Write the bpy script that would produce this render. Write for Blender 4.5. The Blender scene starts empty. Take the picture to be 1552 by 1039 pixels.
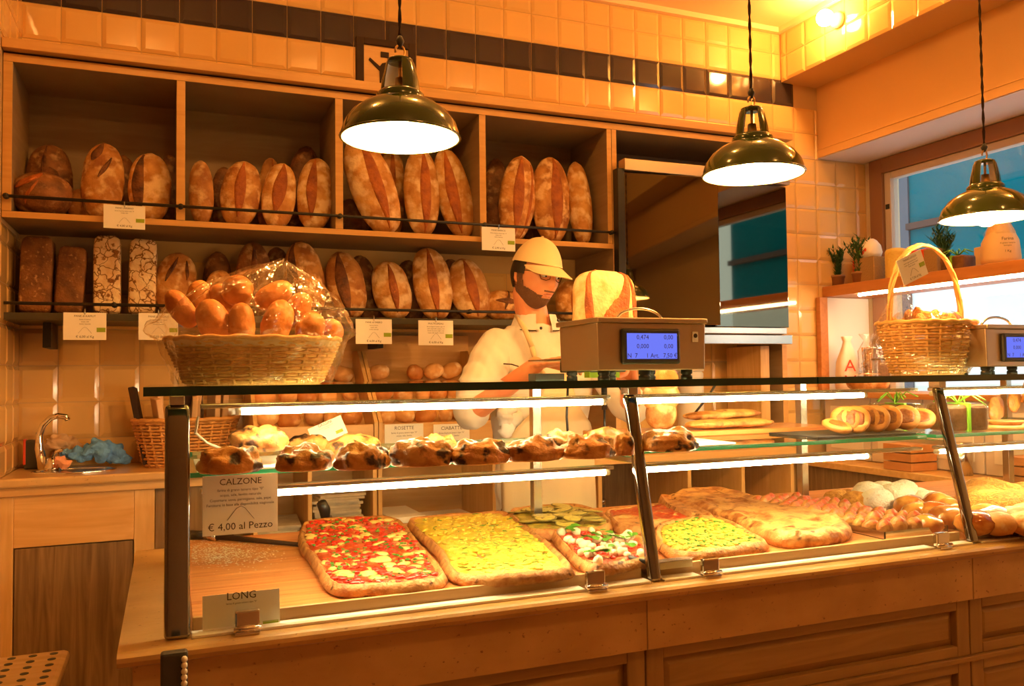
import bpy, bmesh, math, random
from mathutils import Vector, Matrix, noise
R = math.radians
PI = math.pi
S = bpy.context.scene
C = S.collection
rnd = random.Random(7)

# ------------------------------------------------------------------ camera
CAMH = 1.40
FPX, CX, CY = 1275.3, 776.0, 519.5
_y, _p, _r = R(22.24), R(2.14), R(-0.66)
FWD = Vector((math.sin(_y)*math.cos(_p), math.cos(_y)*math.cos(_p), math.sin(_p)))
_r0 = Vector((math.cos(_y), -math.sin(_y), 0)); _u0 = _r0.cross(FWD)
RGT = _r0*math.cos(_r) + _u0*math.sin(_r)
UPV = _u0*math.cos(_r) - _r0*math.sin(_r)
cd = bpy.data.cameras.new('camera'); cam = bpy.data.objects.new('camera', cd); C.objects.link(cam)
cd.sensor_fit = 'HORIZONTAL'; cd.sensor_width = 36.0; cd.lens = FPX/1552*36
cd.clip_start = 0.05; cd.clip_end = 100
cam.matrix_world = Matrix(((RGT.x, UPV.x, -FWD.x, 0), (RGT.y, UPV.y, -FWD.y, 0), (RGT.z, UPV.z, -FWD.z, CAMH), (0, 0, 0, 1)))
S.camera = cam
# ------------------------------------------------------------------ world and exposure
w = bpy.data.worlds.new('world'); S.world = w; w.use_nodes = True
bg = w.node_tree.nodes['Background']; bg.inputs[0].default_value = (0.72, 0.86, 1.0, 1); bg.inputs[1].default_value = 1.6
S.view_settings.view_transform = 'Standard'; S.view_settings.look = 'None'
S.view_settings.exposure = 0.35; S.view_settings.gamma = 1.0; S.view_settings.use_curve_mapping = False
WARM = (1.0, 0.47, 0.12)      # tungsten globes and pendants
STRIP = (1.0, 0.74, 0.40)     # tubes of the display case
E_BULB, E_STRIP, E_GLOBE = 420.0, 80.0, 190.0

# ------------------------------------------------------------------ geometry frame of the place
def ray(x, y): return RGT*((x-CX)/FPX) - UPV*((y-CY)/FPX) + FWD
def PY(x, y, Y): d = ray(x, y); t = Y/d.y; return Vector((d.x*t, Y, CAMH+d.z*t))
def PX(x, y, X): d = ray(x, y); t = X/d.x; return Vector((X, d.y*t, CAMH+d.z*t))
def PZ(x, y, Z): d = ray(x, y); t = (Z-CAMH)/d.z; return Vector((d.x*t, d.y*t, Z))
YW, YS, XL = 4.1, 3.667, -0.59     # back wall, shelf front, left wall

# ------------------------------------------------------------------ materials
MT = {}
def nodes(name):
    m = bpy.data.materials.new(name); m.use_nodes = True; nt = m.node_tree
    b = nt.nodes['Principled BSDF']; MT[name] = m
    return m, nt, b
def mat(name, col, rough=.5, metal=0.0, col2=None, scale=8.0, detail=5.0, ramp=(.4, .6), bump=0.0, bscale=None, stretch=(1,1,1), spec=.5, coat=0.0, vary=0.0, emit=None, estr=0.0, sss=0.0, col3=None, r3=(.6,.7), s3=30.0, distort=0.0, crack=None):
    m, nt, b = nodes(name)
    L = nt.links.new; N = nt.nodes.new
    b.inputs['Base Color'].default_value = (*col, 1); b.inputs['Roughness'].default_value = rough
    b.inputs['Metallic'].default_value = metal; b.inputs['Specular IOR Level'].default_value = spec
    b.inputs['Coat Weight'].default_value = coat; b.inputs['Coat Roughness'].default_value = .08
    if sss: b.inputs['Subsurface Weight'].default_value = sss; b.inputs['Subsurface Radius'].default_value = (.01,.004,.002); b.inputs['Subsurface Scale'].default_value = 1.0
    if emit: b.inputs['Emission Color'].default_value = (*emit, 1); b.inputs['Emission Strength'].default_value = estr
    if col2 or bump or col3:
        tc = N('ShaderNodeTexCoord'); mp = N('ShaderNodeMapping'); mp.inputs['Scale'].default_value = stretch
        oi = N('ShaderNodeObjectInfo'); ml = N('ShaderNodeMath'); ml.operation = 'MULTIPLY'; ml.inputs[1].default_value = 37.0
        L(oi.outputs['Random'], ml.inputs[0]); L(tc.outputs['Object'], mp.inputs['Vector']); L(ml.outputs[0], mp.inputs['Location'])
        V = mp.outputs['Vector']
    cur = None
    if col2:
        n = N('ShaderNodeTexNoise'); n.inputs['Scale'].default_value = scale; n.inputs['Detail'].default_value = detail; n.inputs['Distortion'].default_value = distort
        L(V, n.inputs['Vector'])
        r = N('ShaderNodeValToRGB'); r.color_ramp.elements[0].position = ramp[0]; r.color_ramp.elements[1].position = ramp[1]
        r.color_ramp.elements[0].color = (*col, 1); r.color_ramp.elements[1].color = (*col2, 1)
        L(n.outputs['Fac'], r.inputs['Fac']); cur = r.outputs['Color']
    if col3:
        n3 = N('ShaderNodeTexNoise'); n3.inputs['Scale'].default_value = s3; n3.inputs['Detail'].default_value = 3.0; L(V, n3.inputs['Vector'])
        mr = N('ShaderNodeMapRange'); mr.inputs['From Min'].default_value = r3[0]; mr.inputs['From Max'].default_value = r3[1]; L(n3.outputs['Fac'], mr.inputs['Value'])
        mx = N('ShaderNodeMix'); mx.data_type = 'RGBA'; L(mr.outputs['Result'], mx.inputs['Factor'])
        if cur: L(cur, mx.inputs['A'])
        else: mx.inputs['A'].default_value = (*col, 1)
        mx.inputs['B'].default_value = (*col3, 1); cur = mx.outputs['Result']
    if crack:
        ck, cs_, cw = crack
        if not (col2 or bump or col3): raise ValueError(name)
        nz = N('ShaderNodeTexNoise'); nz.inputs['Scale'].default_value = cs_*.9; L(V, nz.inputs['Vector'])
        vm = N('ShaderNodeVectorMath'); vm.operation = 'MULTIPLY_ADD'; L(nz.outputs['Color'], vm.inputs[0]); vm.inputs[1].default_value = (1.9/cs_,)*3; L(V, vm.inputs[2])
        vo = N('ShaderNodeTexVoronoi'); vo.feature = 'DISTANCE_TO_EDGE'; vo.inputs['Scale'].default_value = cs_; L(vm.outputs[0], vo.inputs['Vector'])
        mr = N('ShaderNodeMapRange'); mr.inputs['From Min'].default_value = cw; mr.inputs['From Max'].default_value = cw*.3; L(vo.outputs['Distance'], mr.inputs['Value'])
        mx = N('ShaderNodeMix'); mx.data_type = 'RGBA'; L(mr.outputs['Result'], mx.inputs['Factor']); L(cur, mx.inputs['A']); mx.inputs['B'].default_value = (*ck, 1); cur = mx.outputs['Result']
    if vary:
        oi2 = N('ShaderNodeObjectInfo'); hs = N('ShaderNodeHueSaturation'); mr = N('ShaderNodeMapRange')
        mr.inputs['To Min'].default_value = 1-vary; mr.inputs['To Max'].default_value = 1+vary; L(oi2.outputs['Random'], mr.inputs['Value']); L(mr.outputs['Result'], hs.inputs['Value'])
        if cur: L(cur, hs.inputs['Color'])
        else: hs.inputs['Color'].default_value = (*col, 1)
        cur = hs.outputs['Color']
    if cur: L(cur, b.inputs['Base Color'])
    if bump:
        n2 = N('ShaderNodeTexNoise'); n2.inputs['Scale'].default_value = bscale or scale*3; n2.inputs['Detail'].default_value = 6; L(V, n2.inputs['Vector'])
        bp = N('ShaderNodeBump'); bp.inputs['Strength'].default_value = bump; bp.inputs['Distance'].default_value = .01
        L(n2.outputs['Fac'], bp.inputs['Height']); L(bp.outputs['Normal'], b.inputs['Normal'])
    return m
def thin_glass(name, tint, refl=.9, rough=0.0, ior=1.5, white=0.0, bump=0.0, bscale=20):
    m = bpy.data.materials.new(name); m.use_nodes = True; nt = m.node_tree; nt.nodes.clear(); N = nt.nodes.new; L = nt.links.new; MT[name] = m
    o = N('ShaderNodeOutputMaterial'); t = N('ShaderNodeBsdfTransparent'); t.inputs[0].default_value = (*tint, 1)
    g = N('ShaderNodeBsdfGlossy'); g.inputs['Color'].default_value = (refl, refl, refl, 1); g.inputs['Roughness'].default_value = rough
    f0 = ((ior-1)/(ior+1))**2
    f = N('ShaderNodeLayerWeight'); f.inputs['Blend'].default_value = .5; pw = N('ShaderNodeMath'); pw.operation = 'POWER'; pw.inputs[1].default_value = 4.0
    ma = N('ShaderNodeMath'); ma.operation = 'MULTIPLY_ADD'; ma.inputs[1].default_value = 1-f0; ma.inputs[2].default_value = f0; mx = N('ShaderNodeMixShader')
    L(f.outputs['Facing'], pw.inputs[0]); L(pw.outputs[0], ma.inputs[0]); L(ma.outputs[0], mx.inputs[0]); L(t.outputs[0], mx.inputs[1]); L(g.outputs[0], mx.inputs[2])
    if bump:
        tc = N('ShaderNodeTexCoord'); n = N('ShaderNodeTexNoise'); n.inputs['Scale'].default_value = bscale; L(tc.outputs['Object'], n.inputs['Vector'])
        bp = N('ShaderNodeBump'); bp.inputs['Strength'].default_value = bump; bp.inputs['Distance'].default_value = .02; L(n.outputs['Fac'], bp.inputs['Height'])
        L(bp.outputs['Normal'], g.inputs['Normal']); L(bp.outputs['Normal'], f.inputs['Normal'])
    out = mx.outputs[0]
    if white:
        d = N('ShaderNodeBsdfTranslucent'); d.inputs[0].default_value = (.9,.85,.75,1); m2 = N('ShaderNodeMixShader'); m2.inputs[0].default_value = white
        L(out, m2.inputs[1]); L(d.outputs[0], m2.inputs[2]); out = m2.outputs[0]
    L(out, o.inputs['Surface'])
    return m
def emitter(name, col, strength):
    m = bpy.data.materials.new(name); m.use_nodes = True; nt = m.node_tree; nt.nodes.clear(); MT[name] = m
    o = nt.nodes.new('ShaderNodeOutputMaterial'); e = nt.nodes.new('ShaderNodeEmission'); e.inputs[0].default_value = (*col, 1); e.inputs[1].default_value = strength
    nt.links.new(e.outputs[0], o.inputs['Surface']); return m
def wood(name, a, b, rough=.45, grain=(1, 14, 14), scale=2.2, bump=.08, coat=0.0, vary=.0):
    return mat(name, a, rough, col2=b, scale=scale, detail=8, ramp=(.3, .7), stretch=grain, bump=bump, bscale=scale*3, coat=coat, distort=1.2, vary=vary)

# ------------------------------------------------------------------ mesh building
class MB:
    def __init__(s): s.v = []; s.f = []; s.mi = []
    def add(s, vs, fs, mi=0):
        o = len(s.v); s.v += [tuple(v) for v in vs]; s.f += [tuple(i+o for i in f) for f in fs]; s.mi += [mi]*len(fs); return s
    def box(s, x0, x1, y0, y1, z0, z1, mi=0):
        v = [(x, y, z) for z in (z0, z1) for y in (y0, y1) for x in (x0, x1)]
        return s.add(v, [(0,2,3,1),(4,5,7,6),(0,1,5,4),(2,6,7,3),(0,4,6,2),(1,3,7,5)], mi)
    def tube(s, pts, r, n=8, mi=0, closed=False, cap=True):
        pts = [Vector(p) for p in pts]; rs = r if isinstance(r, (list, tuple)) else [r]*len(pts)
        m = len(pts); vs = []; prev = None
        for i, p in enumerate(pts):
            a = pts[(i-1) % m] if (i > 0 or closed) else p; b = pts[(i+1) % m] if (i < m-1 or closed) else p
            t = (b-a).normalized() if (b-a).length > 1e-9 else Vector((0,0,1))
            if prev is None:
                u = t.orthogonal().normalized()
            else:
                u = (prev - t*prev.dot(t)); u = u.normalized() if u.length > 1e-6 else t.orthogonal().normalized()
            prev = u; q = t.cross(u)
            for k in range(n):
                an = 2*PI*k/n; vs.append(p+(u*math.cos(an)+q*math.sin(an))*rs[i])
        fs = []
        for i in range(m if closed else m-1):
            j = (i+1) % m
            for k in range(n): l = (k+1) % n; fs.append((i*n+k, i*n+l, j*n+l, j*n+k))
        if cap and not closed: fs.append(tuple(range(n))[::-1]); fs.append(tuple((m-1)*n+k for k in range(n)))
        return s.add(vs, fs, mi)
    def lathe(s, prof, n=24, c=(0,0,0), mi=0, a0=0, a1=2*PI, wob=None):
        full = abs(a1-a0-2*PI) < 1e-6; m = n if full else n+1; vs = []
        for (r, z) in prof:
            for k in range(m):
                an = a0+(a1-a0)*k/n; q = r*(wob(an, z) if wob else 1); vs.append((c[0]+q*math.cos(an), c[1]+q*math.sin(an), c[2]+z))
        fs = []
        for i in range(len(prof)-1):
            for k in range(n): l = (k+1) % m; fs.append((i*m+k, i*m+l, (i+1)*m+l, (i+1)*m+k))
        return s.add(vs, fs, mi)
    def prism(s, poly, z0, z1, mi=0, axis='z'):
        n = len(poly)
        def P(a, b, h): return (a, b, h) if axis == 'z' else ((a, h, b) if axis == 'y' else (h, a, b))
        vs = [P(a, b, z0) for a, b in poly]+[P(a, b, z1) for a, b in poly]
        return s.add(vs, [tuple(range(n))[::-1], tuple(range(n, 2*n))]+[(i, (i+1) % n, n+(i+1) % n, n+i) for i in range(n)], mi)
    def blob(s, c, r, n=6, m=8, amp=.0, seed=0, mi=0, rot=None):
        vs = []; rx, ry, rz = r
        for i in range(n+1):
            th = PI*i/n
            for k in range(m):
                ph = 2*PI*k/m; d = Vector((math.sin(th)*math.cos(ph), math.sin(th)*math.sin(ph), math.cos(th)))
                q = 1+amp*noise.noise(d*1.7+Vector((seed*3.1, seed*1.7, seed)))
                p = Vector((d.x*rx, d.y*ry, d.z*rz))*q
                if rot: p = rot @ p
                vs.append(p+Vector(c))
        fs = [(i*m+k, (i+1)*m+k, (i+1)*m+(k+1) % m, i*m+(k+1) % m) for i in range(n) for k in range(m)]
        return s.add(vs, fs, mi)
    def build(s, name, mats, parent=None, smooth=False, bevel=0.0, loc=None, rot=None, seg=2):
        me = bpy.data.meshes.new(name); me.from_pydata(s.v, [], s.f); me.polygons.foreach_set('material_index', s.mi)
        bm = bmesh.new(); bm.from_mesh(me)
        bmesh.ops.remove_doubles(bm, verts=bm.verts, dist=1e-6)
        bmesh.ops.recalc_face_normals(bm, faces=bm.faces)
        if bevel: bmesh.ops.bevel(bm, geom=[e for e in bm.edges if len(e.link_faces) == 2 and e.calc_face_angle(0) > .5], offset=bevel, segments=seg, affect='EDGES', profile=.5, clamp_overlap=True)
        if smooth:
            for f in bm.faces: f.smooth = True
        bm.to_mesh(me); bm.free()
        for m in (mats if isinstance(mats, (list, tuple)) else [mats]): me.materials.append(MT[m])
        o = bpy.data.objects.new(name, me); C.objects.link(o)
        if parent: o.parent = parent
        if loc is not None: o.location = loc
        if rot is not None: o.rotation_euler = rot
        return o
def tag(o, label, cat, group=None):
    o['label'] = label; o['category'] = cat
    if group: o['group'] = group
    return o
def thing(name, label, cat, loc=(0,0,0), rotz=0.0, group=None):
    o = bpy.data.objects.new(name, None); C.objects.link(o); o.location = loc; o.rotation_euler = (0, 0, rotz); o.empty_display_size = .05
    return tag(o, label, cat, group)
def struct(o): o['kind'] = 'structure'; return o
def stuff(o): o['kind'] = 'stuff'; return o
def copy_tree(o, parent=None):
    c = o.copy(); C.objects.link(c)
    if parent: c.parent = parent
    for ch in [x for x in ALLCH(o)]: copy_tree(ch, c)
    return c
def ALLCH(o): return [x for x in bpy.data.objects if x.parent == o]
def bx(name, x0, x1, y0, y1, z0, z1, m, parent=None, bevel=0.0): return MB().box(x0, x1, y0, y1, z0, z1).build(name, m, parent, bevel=bevel)
def evalmesh(o, name, m):
    dg = bpy.context.evaluated_depsgraph_get(); me = bpy.data.meshes.new_from_object(o.evaluated_get(dg)); me.name = name
    return me
_tx = {}
def text_mesh(lines, name, m, parent, loc, rot, align='CENTER', th=.0004):
    """lines: (text, size, x, y); one flat mesh of lettering"""
    vs, fs = [], []
    for (t, size, x, y) in lines:
        k = t
        if k not in _tx:
            cu = bpy.data.curves.new('t', 'FONT'); cu.body = t; cu.align_x = 'CENTER'; cu.resolution_u = 2; cu.size = 1.0
            ob = bpy.data.objects.new('t', cu); C.objects.link(ob)
            dg = bpy.context.evaluated_depsgraph_get(); me = bpy.data.meshes.new_from_object(ob.evaluated_get(dg))
            _tx[k] = ([tuple(v.co) for v in me.vertices], [tuple(p.vertices) for p in me.polygons])
            bpy.data.objects.remove(ob); bpy.data.curves.remove(cu); bpy.data.meshes.remove(me)
        v0, f0 = _tx[k]; o = len(vs)
        vs += [(x+v[0]*size, y+v[1]*size, 0) for v in v0]; fs += [tuple(i+o for i in f) for f in f0]
    me = bpy.data.meshes.new(name); me.from_pydata(vs, [], fs); me.materials.append(MT[m])
    o = bpy.data.objects.new(name, me); C.objects.link(o); o.parent = parent; o.location = loc; o.rotation_euler = rot
    return o

# ------------------------------------------------------------------ palette
mat('tile_white', (.82, .52, .19), .12, vary=.04, coat=.6)
mat('tile_dark', (.045, .032, .034), .10, vary=.1, coat=.6)
mat('grout', (.62, .42, .20), .8)
mat('plaster', (.85, .70, .48), .7, bump=.03, bscale=60)
mat('room_paint', (.34, .22, .12), .7)
mat('ceiling_paint', (.92, .72, .42), .8)
mat('lilac_paint', (.80, .74, .72), .7)
mat('grey_render', (.12, .125, .15), .8)
wood('shelf_wood', (.72, .40, .13), (.62, .32, .09), .4)
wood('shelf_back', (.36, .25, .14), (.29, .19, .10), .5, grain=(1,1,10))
wood('pine', (.78, .50, .20), (.64, .37, .12), .4, grain=(12,12,1))
wood('pine_flat', (.80, .50, .20), (.66, .36, .11), .35, grain=(1,10,10))
wood('old_wood', (.30, .18, .07), (.13, .07, .025), .55, grain=(14,14,1), bump=.2)
wood('counter_wood', (.46, .29, .10), (.34, .20, .06), .4, grain=(1,10,10))
wood('counter_wood_v', (.44, .28, .10), (.33, .19, .06), .4, grain=(10,10,1))
wood('board_wood', (.78, .35, .11), (.46, .13, .03), .35, grain=(.8,18,18), coat=.15, vary=.12)
wood('ledge_wood', (.55, .33, .13), (.45, .24, .08), .4, grain=(1,12,12))
wood('red_wood', (.62, .26, .08), (.50, .19, .05), .4, grain=(12,1,12))
mat('travertine', (.66, .42, .17), .28, col2=(.50, .29, .10), scale=5, ramp=(.35,.7), bump=.05, bscale=50, col3=(.28,.14,.05), r3=(.66,.74), s3=70, coat=.2, stretch=(1,1.5,1.5))
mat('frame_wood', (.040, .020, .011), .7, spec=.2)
mat('street_brown', (.10, .045, .03), .7)
mat('post_steel', (.33, .32, .30), .10, metal=1.0)
mat('steel', (.62, .60, .56), .22, metal=1.0)
mat('steel_brushed', (.60, .50, .38), .38, metal=1.0, bump=.05, bscale=200, stretch=(1,30,30))
mat('chrome', (.85, .83, .80), .06, metal=1.0)
mat('black', (.012, .012, .014), .35)
mat('dark_grey', (.05, .05, .05), .4)
mat('dark_shelf', (.05, .045, .03), .35)
mat('iron', (.02, .016, .012), .45)
mat('green_enamel', (.050, .075, .010), .12, coat=.8)
mat('white_enamel', (.92, .90, .80), .3)
mat('brass', (.75, .45, .15), .3, metal=1.0)
mat('card', (.95, .92, .88), .6)
mat('paper', (.95, .93, .88), .6)
mat('ink', (.06, .05, .05), .7)
mat('green_print', (.30, .42, .02), .6)
mat('smoked_mirror', (.24, .21, .14), .03, metal=1.0)
mat('glass_edge', (.002, .035, .025), .08, coat=.5)
mat('glass_edge_lit', (.02, .42, .22), .1, coat=.5)
thin_glass('glass', (.97, .99, .96))
thin_glass('glass_top', (.80, .90, .80))
thin_glass('cellophane', (.97, .95, .90), 1.0, .05, 1.85, white=.02, bump=.45, bscale=30)
emitter('bulb', WARM, E_BULB); emitter('globe', (1.0, .48, .12), E_GLOBE); emitter('tube', STRIP, E_STRIP)
emitter('screen', (.13, .16, .75), 1.0)
# bread
mat('crust', (.34, .115, .022), .6, col2=(.62, .29, .075), scale=16, ramp=(.36,.62), bump=.5, bscale=70, vary=.12, col3=(.80,.52,.24), r3=(.50,.66), s3=22)
mat('crust_pale', (.46, .19, .045), .65, col2=(.70, .37, .12), scale=16, ramp=(.38,.64), bump=.45, bscale=70, vary=.1, col3=(.86,.62,.34), r3=(.47,.64), s3=18)
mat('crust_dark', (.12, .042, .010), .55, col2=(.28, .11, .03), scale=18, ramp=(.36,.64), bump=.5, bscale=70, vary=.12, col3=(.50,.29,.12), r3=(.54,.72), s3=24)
mat('score', (.46, .125, .015), .55, col2=(.27, .06, .01), scale=26, ramp=(.38,.68), bump=.6, bscale=90, vary=.1)
mat('score_dark', (.075, .022, .006), .6, col2=(.24, .08, .018), scale=26, ramp=(.38,.68), bump=.6, bscale=90)
mat('flour_crack', (.92, .74, .48), .7, col2=(.80,.52,.26), scale=22, ramp=(.4,.65), bump=.5, bscale=60, col3=(.30,.11,.03), r3=(.60,.68), s3=34, crack=((.20,.07,.018), 24, .075))
mat('tin_crust', (.13, .045, .012), .6, col2=(.32, .13, .03), scale=14, ramp=(.36,.66), bump=.6, bscale=110, col3=(.46,.24,.08), r3=(.60,.72), s3=60)
mat('flour_loaf', (.90, .70, .40), .7, col2=(.66,.38,.13), scale=24, ramp=(.42,.70), bump=.5, bscale=60)
mat('roll', (.66, .26, .055), .5, col2=(.42, .125, .02), scale=18, ramp=(.4,.72), bump=.25, bscale=60, vary=.14, col3=(.82,.50,.2), r3=(.58,.72), s3=16)
mat('roll_flour', (.78, .43, .15), .6, col2=(.54, .21, .05), scale=18, ramp=(.4,.75), bump=.3, bscale=60, vary=.14, col3=(.88,.66,.36), r3=(.56,.70), s3=20)
mat('calzone', (.48, .17, .035), .45, col2=(.72, .36, .10), scale=26, ramp=(.36,.64), bump=.6, bscale=60, vary=.12, col3=(.045,.015,.006), r3=(.54,.63), s3=24, coat=.15)
mat('pizza_crust', (.62, .30, .09), .55, col2=(.38, .12, .025), scale=34, ramp=(.42,.66), bump=.6, bscale=90, col3=(.13,.045,.014), r3=(.62,.70), s3=36)
mat('focaccia', (.68, .36, .11), .5, col2=(.34, .105, .02), scale=20, ramp=(.46,.64), bump=1.0, bscale=45, col3=(.17,.05,.012), r3=(.60,.70), s3=34)
mat('tomato', (.58, .035, .010), .3, col2=(.78, .14, .025), scale=60, ramp=(.4,.65), bump=.8, bscale=110, coat=.3, col3=(.82,.48,.14), r3=(.60,.66), s3=60)
mat('potato', (.78, .52, .035), .45, col2=(.86, .66, .10), scale=50, ramp=(.4,.65), bump=.8, bscale=100, col3=(.70,.38,.05), r3=(.60,.70), s3=50)
mat('zucchini_top', (.58, .42, .06), .45, col2=(.30, .25, .03), scale=45, ramp=(.4,.65), bump=.7, bscale=100)
mat('egg_top', (.72, .52, .06), .5, col2=(.44, .40, .03), scale=55, ramp=(.45,.7), bump=.8, bscale=110)
mat('herb', (.06, .22, .012), .5, vary=.2)
mat('basil', (.10, .36, .02), .4, vary=.2)
mat('mozzarella', (.85, .76, .54), .4)
mat('cheese_melt', (.88, .62, .20), .4, col2=(.74,.36,.08), scale=60, ramp=(.45,.75))
mat('tomato_bit', (.62, .028, .010), .25, coat=.4)
mat('zucchini', (.52, .43, .07), .5, col2=(.72,.56,.14), scale=90, ramp=(.4,.6), col3=(.22,.14,.03), r3=(.6,.68), s3=60)
mat('zucchini_skin', (.20, .15, .025), .5)
mat('baked_centre', (.17, .035, .005), .4, col2=(.34,.09,.012), scale=60, ramp=(.4,.65), bump=.4, bscale=120)
mat('char', (.04, .02, .01), .7)
mat('sugar', (.85, .78, .66), .8, col2=(.62,.40,.18), scale=70, ramp=(.58,.75), bump=.9, bscale=150)
mat('crumble', (.66, .32, .05), .7, col2=(.46,.18,.025), scale=80, ramp=(.4,.65), bump=1.0, bscale=160)
mat('brioche', (.34, .075, .008), .18, col2=(.74,.36,.07), scale=18, ramp=(.42,.66), coat=.7)
mat('ham', (.66, .09, .035), .35, col2=(.78,.24,.11), scale=60, ramp=(.4,.65))
mat('pastry', (.62, .28, .06), .4, col2=(.40,.12,.02), scale=36, ramp=(.42,.68), bump=.5, bscale=100, coat=.2)
mat('biscuit', (.60, .29, .08), .7, col2=(.40,.16,.035), scale=45, ramp=(.4,.65), bump=.8, bscale=120)
# people
mat('skin', (.80, .36, .20), .45, col2=(.70, .26, .13), scale=9, ramp=(.4,.7), sss=.12)
mat('beard', (.15, .066, .034), .75, bump=.7, bscale=220)
mat('hair', (.015, .008, .005), .5, bump=.5, bscale=150, stretch=(4,4,1))
mat('cap_cloth', (.78, .60, .34), .8, bump=.1, bscale=300)
mat('jacket_cloth', (.70, .66, .62), .75, bump=.06, bscale=240)
mat('apron_cloth', (.68, .53, .32), .8, bump=.1, bscale=260)
mat('lip', (.52, .19, .12), .45)
mat('trouser_cloth', (.08,.07,.07), .8)
mat('eye_white', (.8,.75,.7), .2)
# things
wood('wicker', (.78, .48, .18), (.56, .30, .09), .5, grain=(3,3,3), scale=9)
wood('wicker_orange', (.72, .36, .10), (.50, .22, .05), .5, grain=(3,3,3), scale=9)
mat('blue_cloth', (.16, .40, .85), .85, col2=(.10,.26,.62), scale=14, ramp=(.4,.65), bump=.5, bscale=90)
mat('brown_paper', (.62, .40, .22), .7, bump=.2, bscale=30)
mat('grey_paper', (.60, .54, .42), .7, col2=(.45,.40,.32), scale=20, ramp=(.4,.65))
mat('sponge', (.80, .35, .18), .8)
mat('teal_paint', (.0, .15, .19), .8, spec=.0)
mat('white_render', (.93, .93, .92), .8)
mat('window_wood', (.34, .17, .09), .45)
mat('window_white', (.70, .60, .52), .5)
mat('rosemary', (.05, .13, .03), .6, vary=.2)
mat('terracotta', (.30, .15, .07), .8)
mat('burlap', (.34, .22, .10), .9, bump=.5, bscale=120)
mat('jar_yellow', (.80, .58, .14), .4, bump=.4, bscale=60)
mat('red_pack', (.70, .07, .02), .35)
mat('flour_bag', (.80, .55, .28), .5)
mat('white_bag', (.90, .82, .72), .6)
mat('ribbon', (.20, .50, .03), .4)
mat('dark_cake', (.10, .045, .02), .5, col2=(.2,.09,.03), scale=20, ramp=(.4,.65), bump=.4, bscale=50)
mat('slate', (.03, .03, .035), .5)
mat('white_plastic', (.85, .80, .70), .5)
mat('floor_tile', (.36, .22, .12), .35, col2=(.30,.17,.09), scale=2, ramp=(.4,.6))
# ================================================================== the room
XR, XB, XP = 4.14, 3.48, 3.76            # window plane, tiled bulkhead face, wood panel face
ZC, ZBEAM, ZSOF = 3.50, 3.17, 2.73       # ceiling, bulkhead underside, panel underside
X0, Y0 = -3.2, -2.6
struct(bx('floor', X0, XR+.2, Y0, YW+.1, -.1, 0, 'floor_tile'))
struct(bx('ceiling', X0, XR+.2, Y0, YW+.1, ZC, ZC+.1, 'ceiling_paint'))
wb = struct(bx('wall_back', XL-.1, XR+.2, YW, YW+.12, 0, ZC, 'grout'))
wl = struct(bx('wall_left', X0, XL, 3.0, YW+.1, 0, ZC, 'grout'))
struct(bx('wall_front', X0, XR+.2, Y0-.1, Y0, 0, ZC, 'room_paint'))
struct(bx('wall_side', X0-.1, X0, Y0, 3.0, 0, ZC, 'room_paint'))
# right wall with the window opening (Y .6 .. 4.0, z 1.0 .. 2.70)
wr = MB()
WY0, WY1, WZ0, WZ1 = 1.0, 4.02, 1.06, 2.69
wr.box(XR, XR+.2, Y0, WY0, 0, ZC); wr.box(XR, XR+.2, WY1, YW+.1, 0, ZC); wr.box(XR, XR+.2, WY0, WY1, 0, WZ0); wr.box(XR, XR+.2, WY0, WY1, WZ1, ZC)
struct(wr.build('wall_right', 'plaster'))
# tiled bulkhead, wood panel and soffit above the window
bulk = struct(MB().box(XB, XR, Y0, YW, ZBEAM, ZC).build('trim_1', 'grout'))
panel = struct(MB().box(XP, XR, Y0, YW, ZSOF, ZBEAM).build('trim_2', 'pine_flat'))
MT['panel_paint'] = mat('panel_paint', (.80, .50, .22), .5); panel.data.materials[0] = MT['panel_paint']
bx('panel_bead', XP-.012, XP, Y0, YW, ZSOF+.045, ZSOF+.058, 'panel_paint', panel)
bx('panel_lip', XP-.008, XP, Y0, YW, ZSOF-.002, ZSOF+.045, 'panel_paint', panel)
bx('soffit_board', XP, XR, Y0, YW, ZSOF-.006, ZSOF, 'lilac_paint', panel)
cornice = struct(bx('trim_3', XL, XB, YW-.035, YW, ZC-.03, ZC, 'ceiling_paint'))
bx('side_cornice', XB-.035, XB, Y0, YW-.035, ZC-.03, ZC, 'ceiling_paint', cornice)

# --- bevelled wall tiles, one object each
PT, PZT, ZB0 = .1605, .157, 3.03        # pitch across, pitch up, bottom of the dark band
def tile_mesh(wd, ht):
    g, bv, d0, d1 = .0015, .017, .003, .008
    def ring(i, z): return [(i, z, i), (wd-i, z, i), (wd-i, z, ht-i), (i, z, ht-i)]
    bvx = min(bv, wd*.35, ht*.35)
    v = ring(g, 0)+ring(g, -d0)+ring(g+bvx, -d1); f = []
    for a in (0, 4):
        for k in range(4): f.append((a+k, a+(k+1) % 4, a+4+(k+1) % 4, a+4+k))
    f.append((8, 9, 10, 11))
    me = bpy.data.meshes.new('tile'); me.from_pydata(v, [], f); me.update()
    bm = bmesh.new(); bm.from_mesh(me); bmesh.ops.recalc_face_normals(bm, faces=bm.faces)
    if sum(fc.normal.y for fc in bm.faces) > 0: bmesh.ops.reverse_faces(bm, faces=bm.faces)
    bm.to_mesh(me); bm.free()
    return me
_tm = {}
def put_tile(parent, loc, wd, ht, m, rotz=0.0):
    k = (round(wd, 3), round(ht, 3), m)
    if k not in _tm: me = tile_mesh(wd, ht); me.materials.append(MT[m]); _tm[k] = me
    o = bpy.data.objects.new('tile', _tm[k]); C.objects.link(o); o.parent = parent; o.location = loc; o.rotation_euler = (0, 0, rotz); return o
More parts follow.
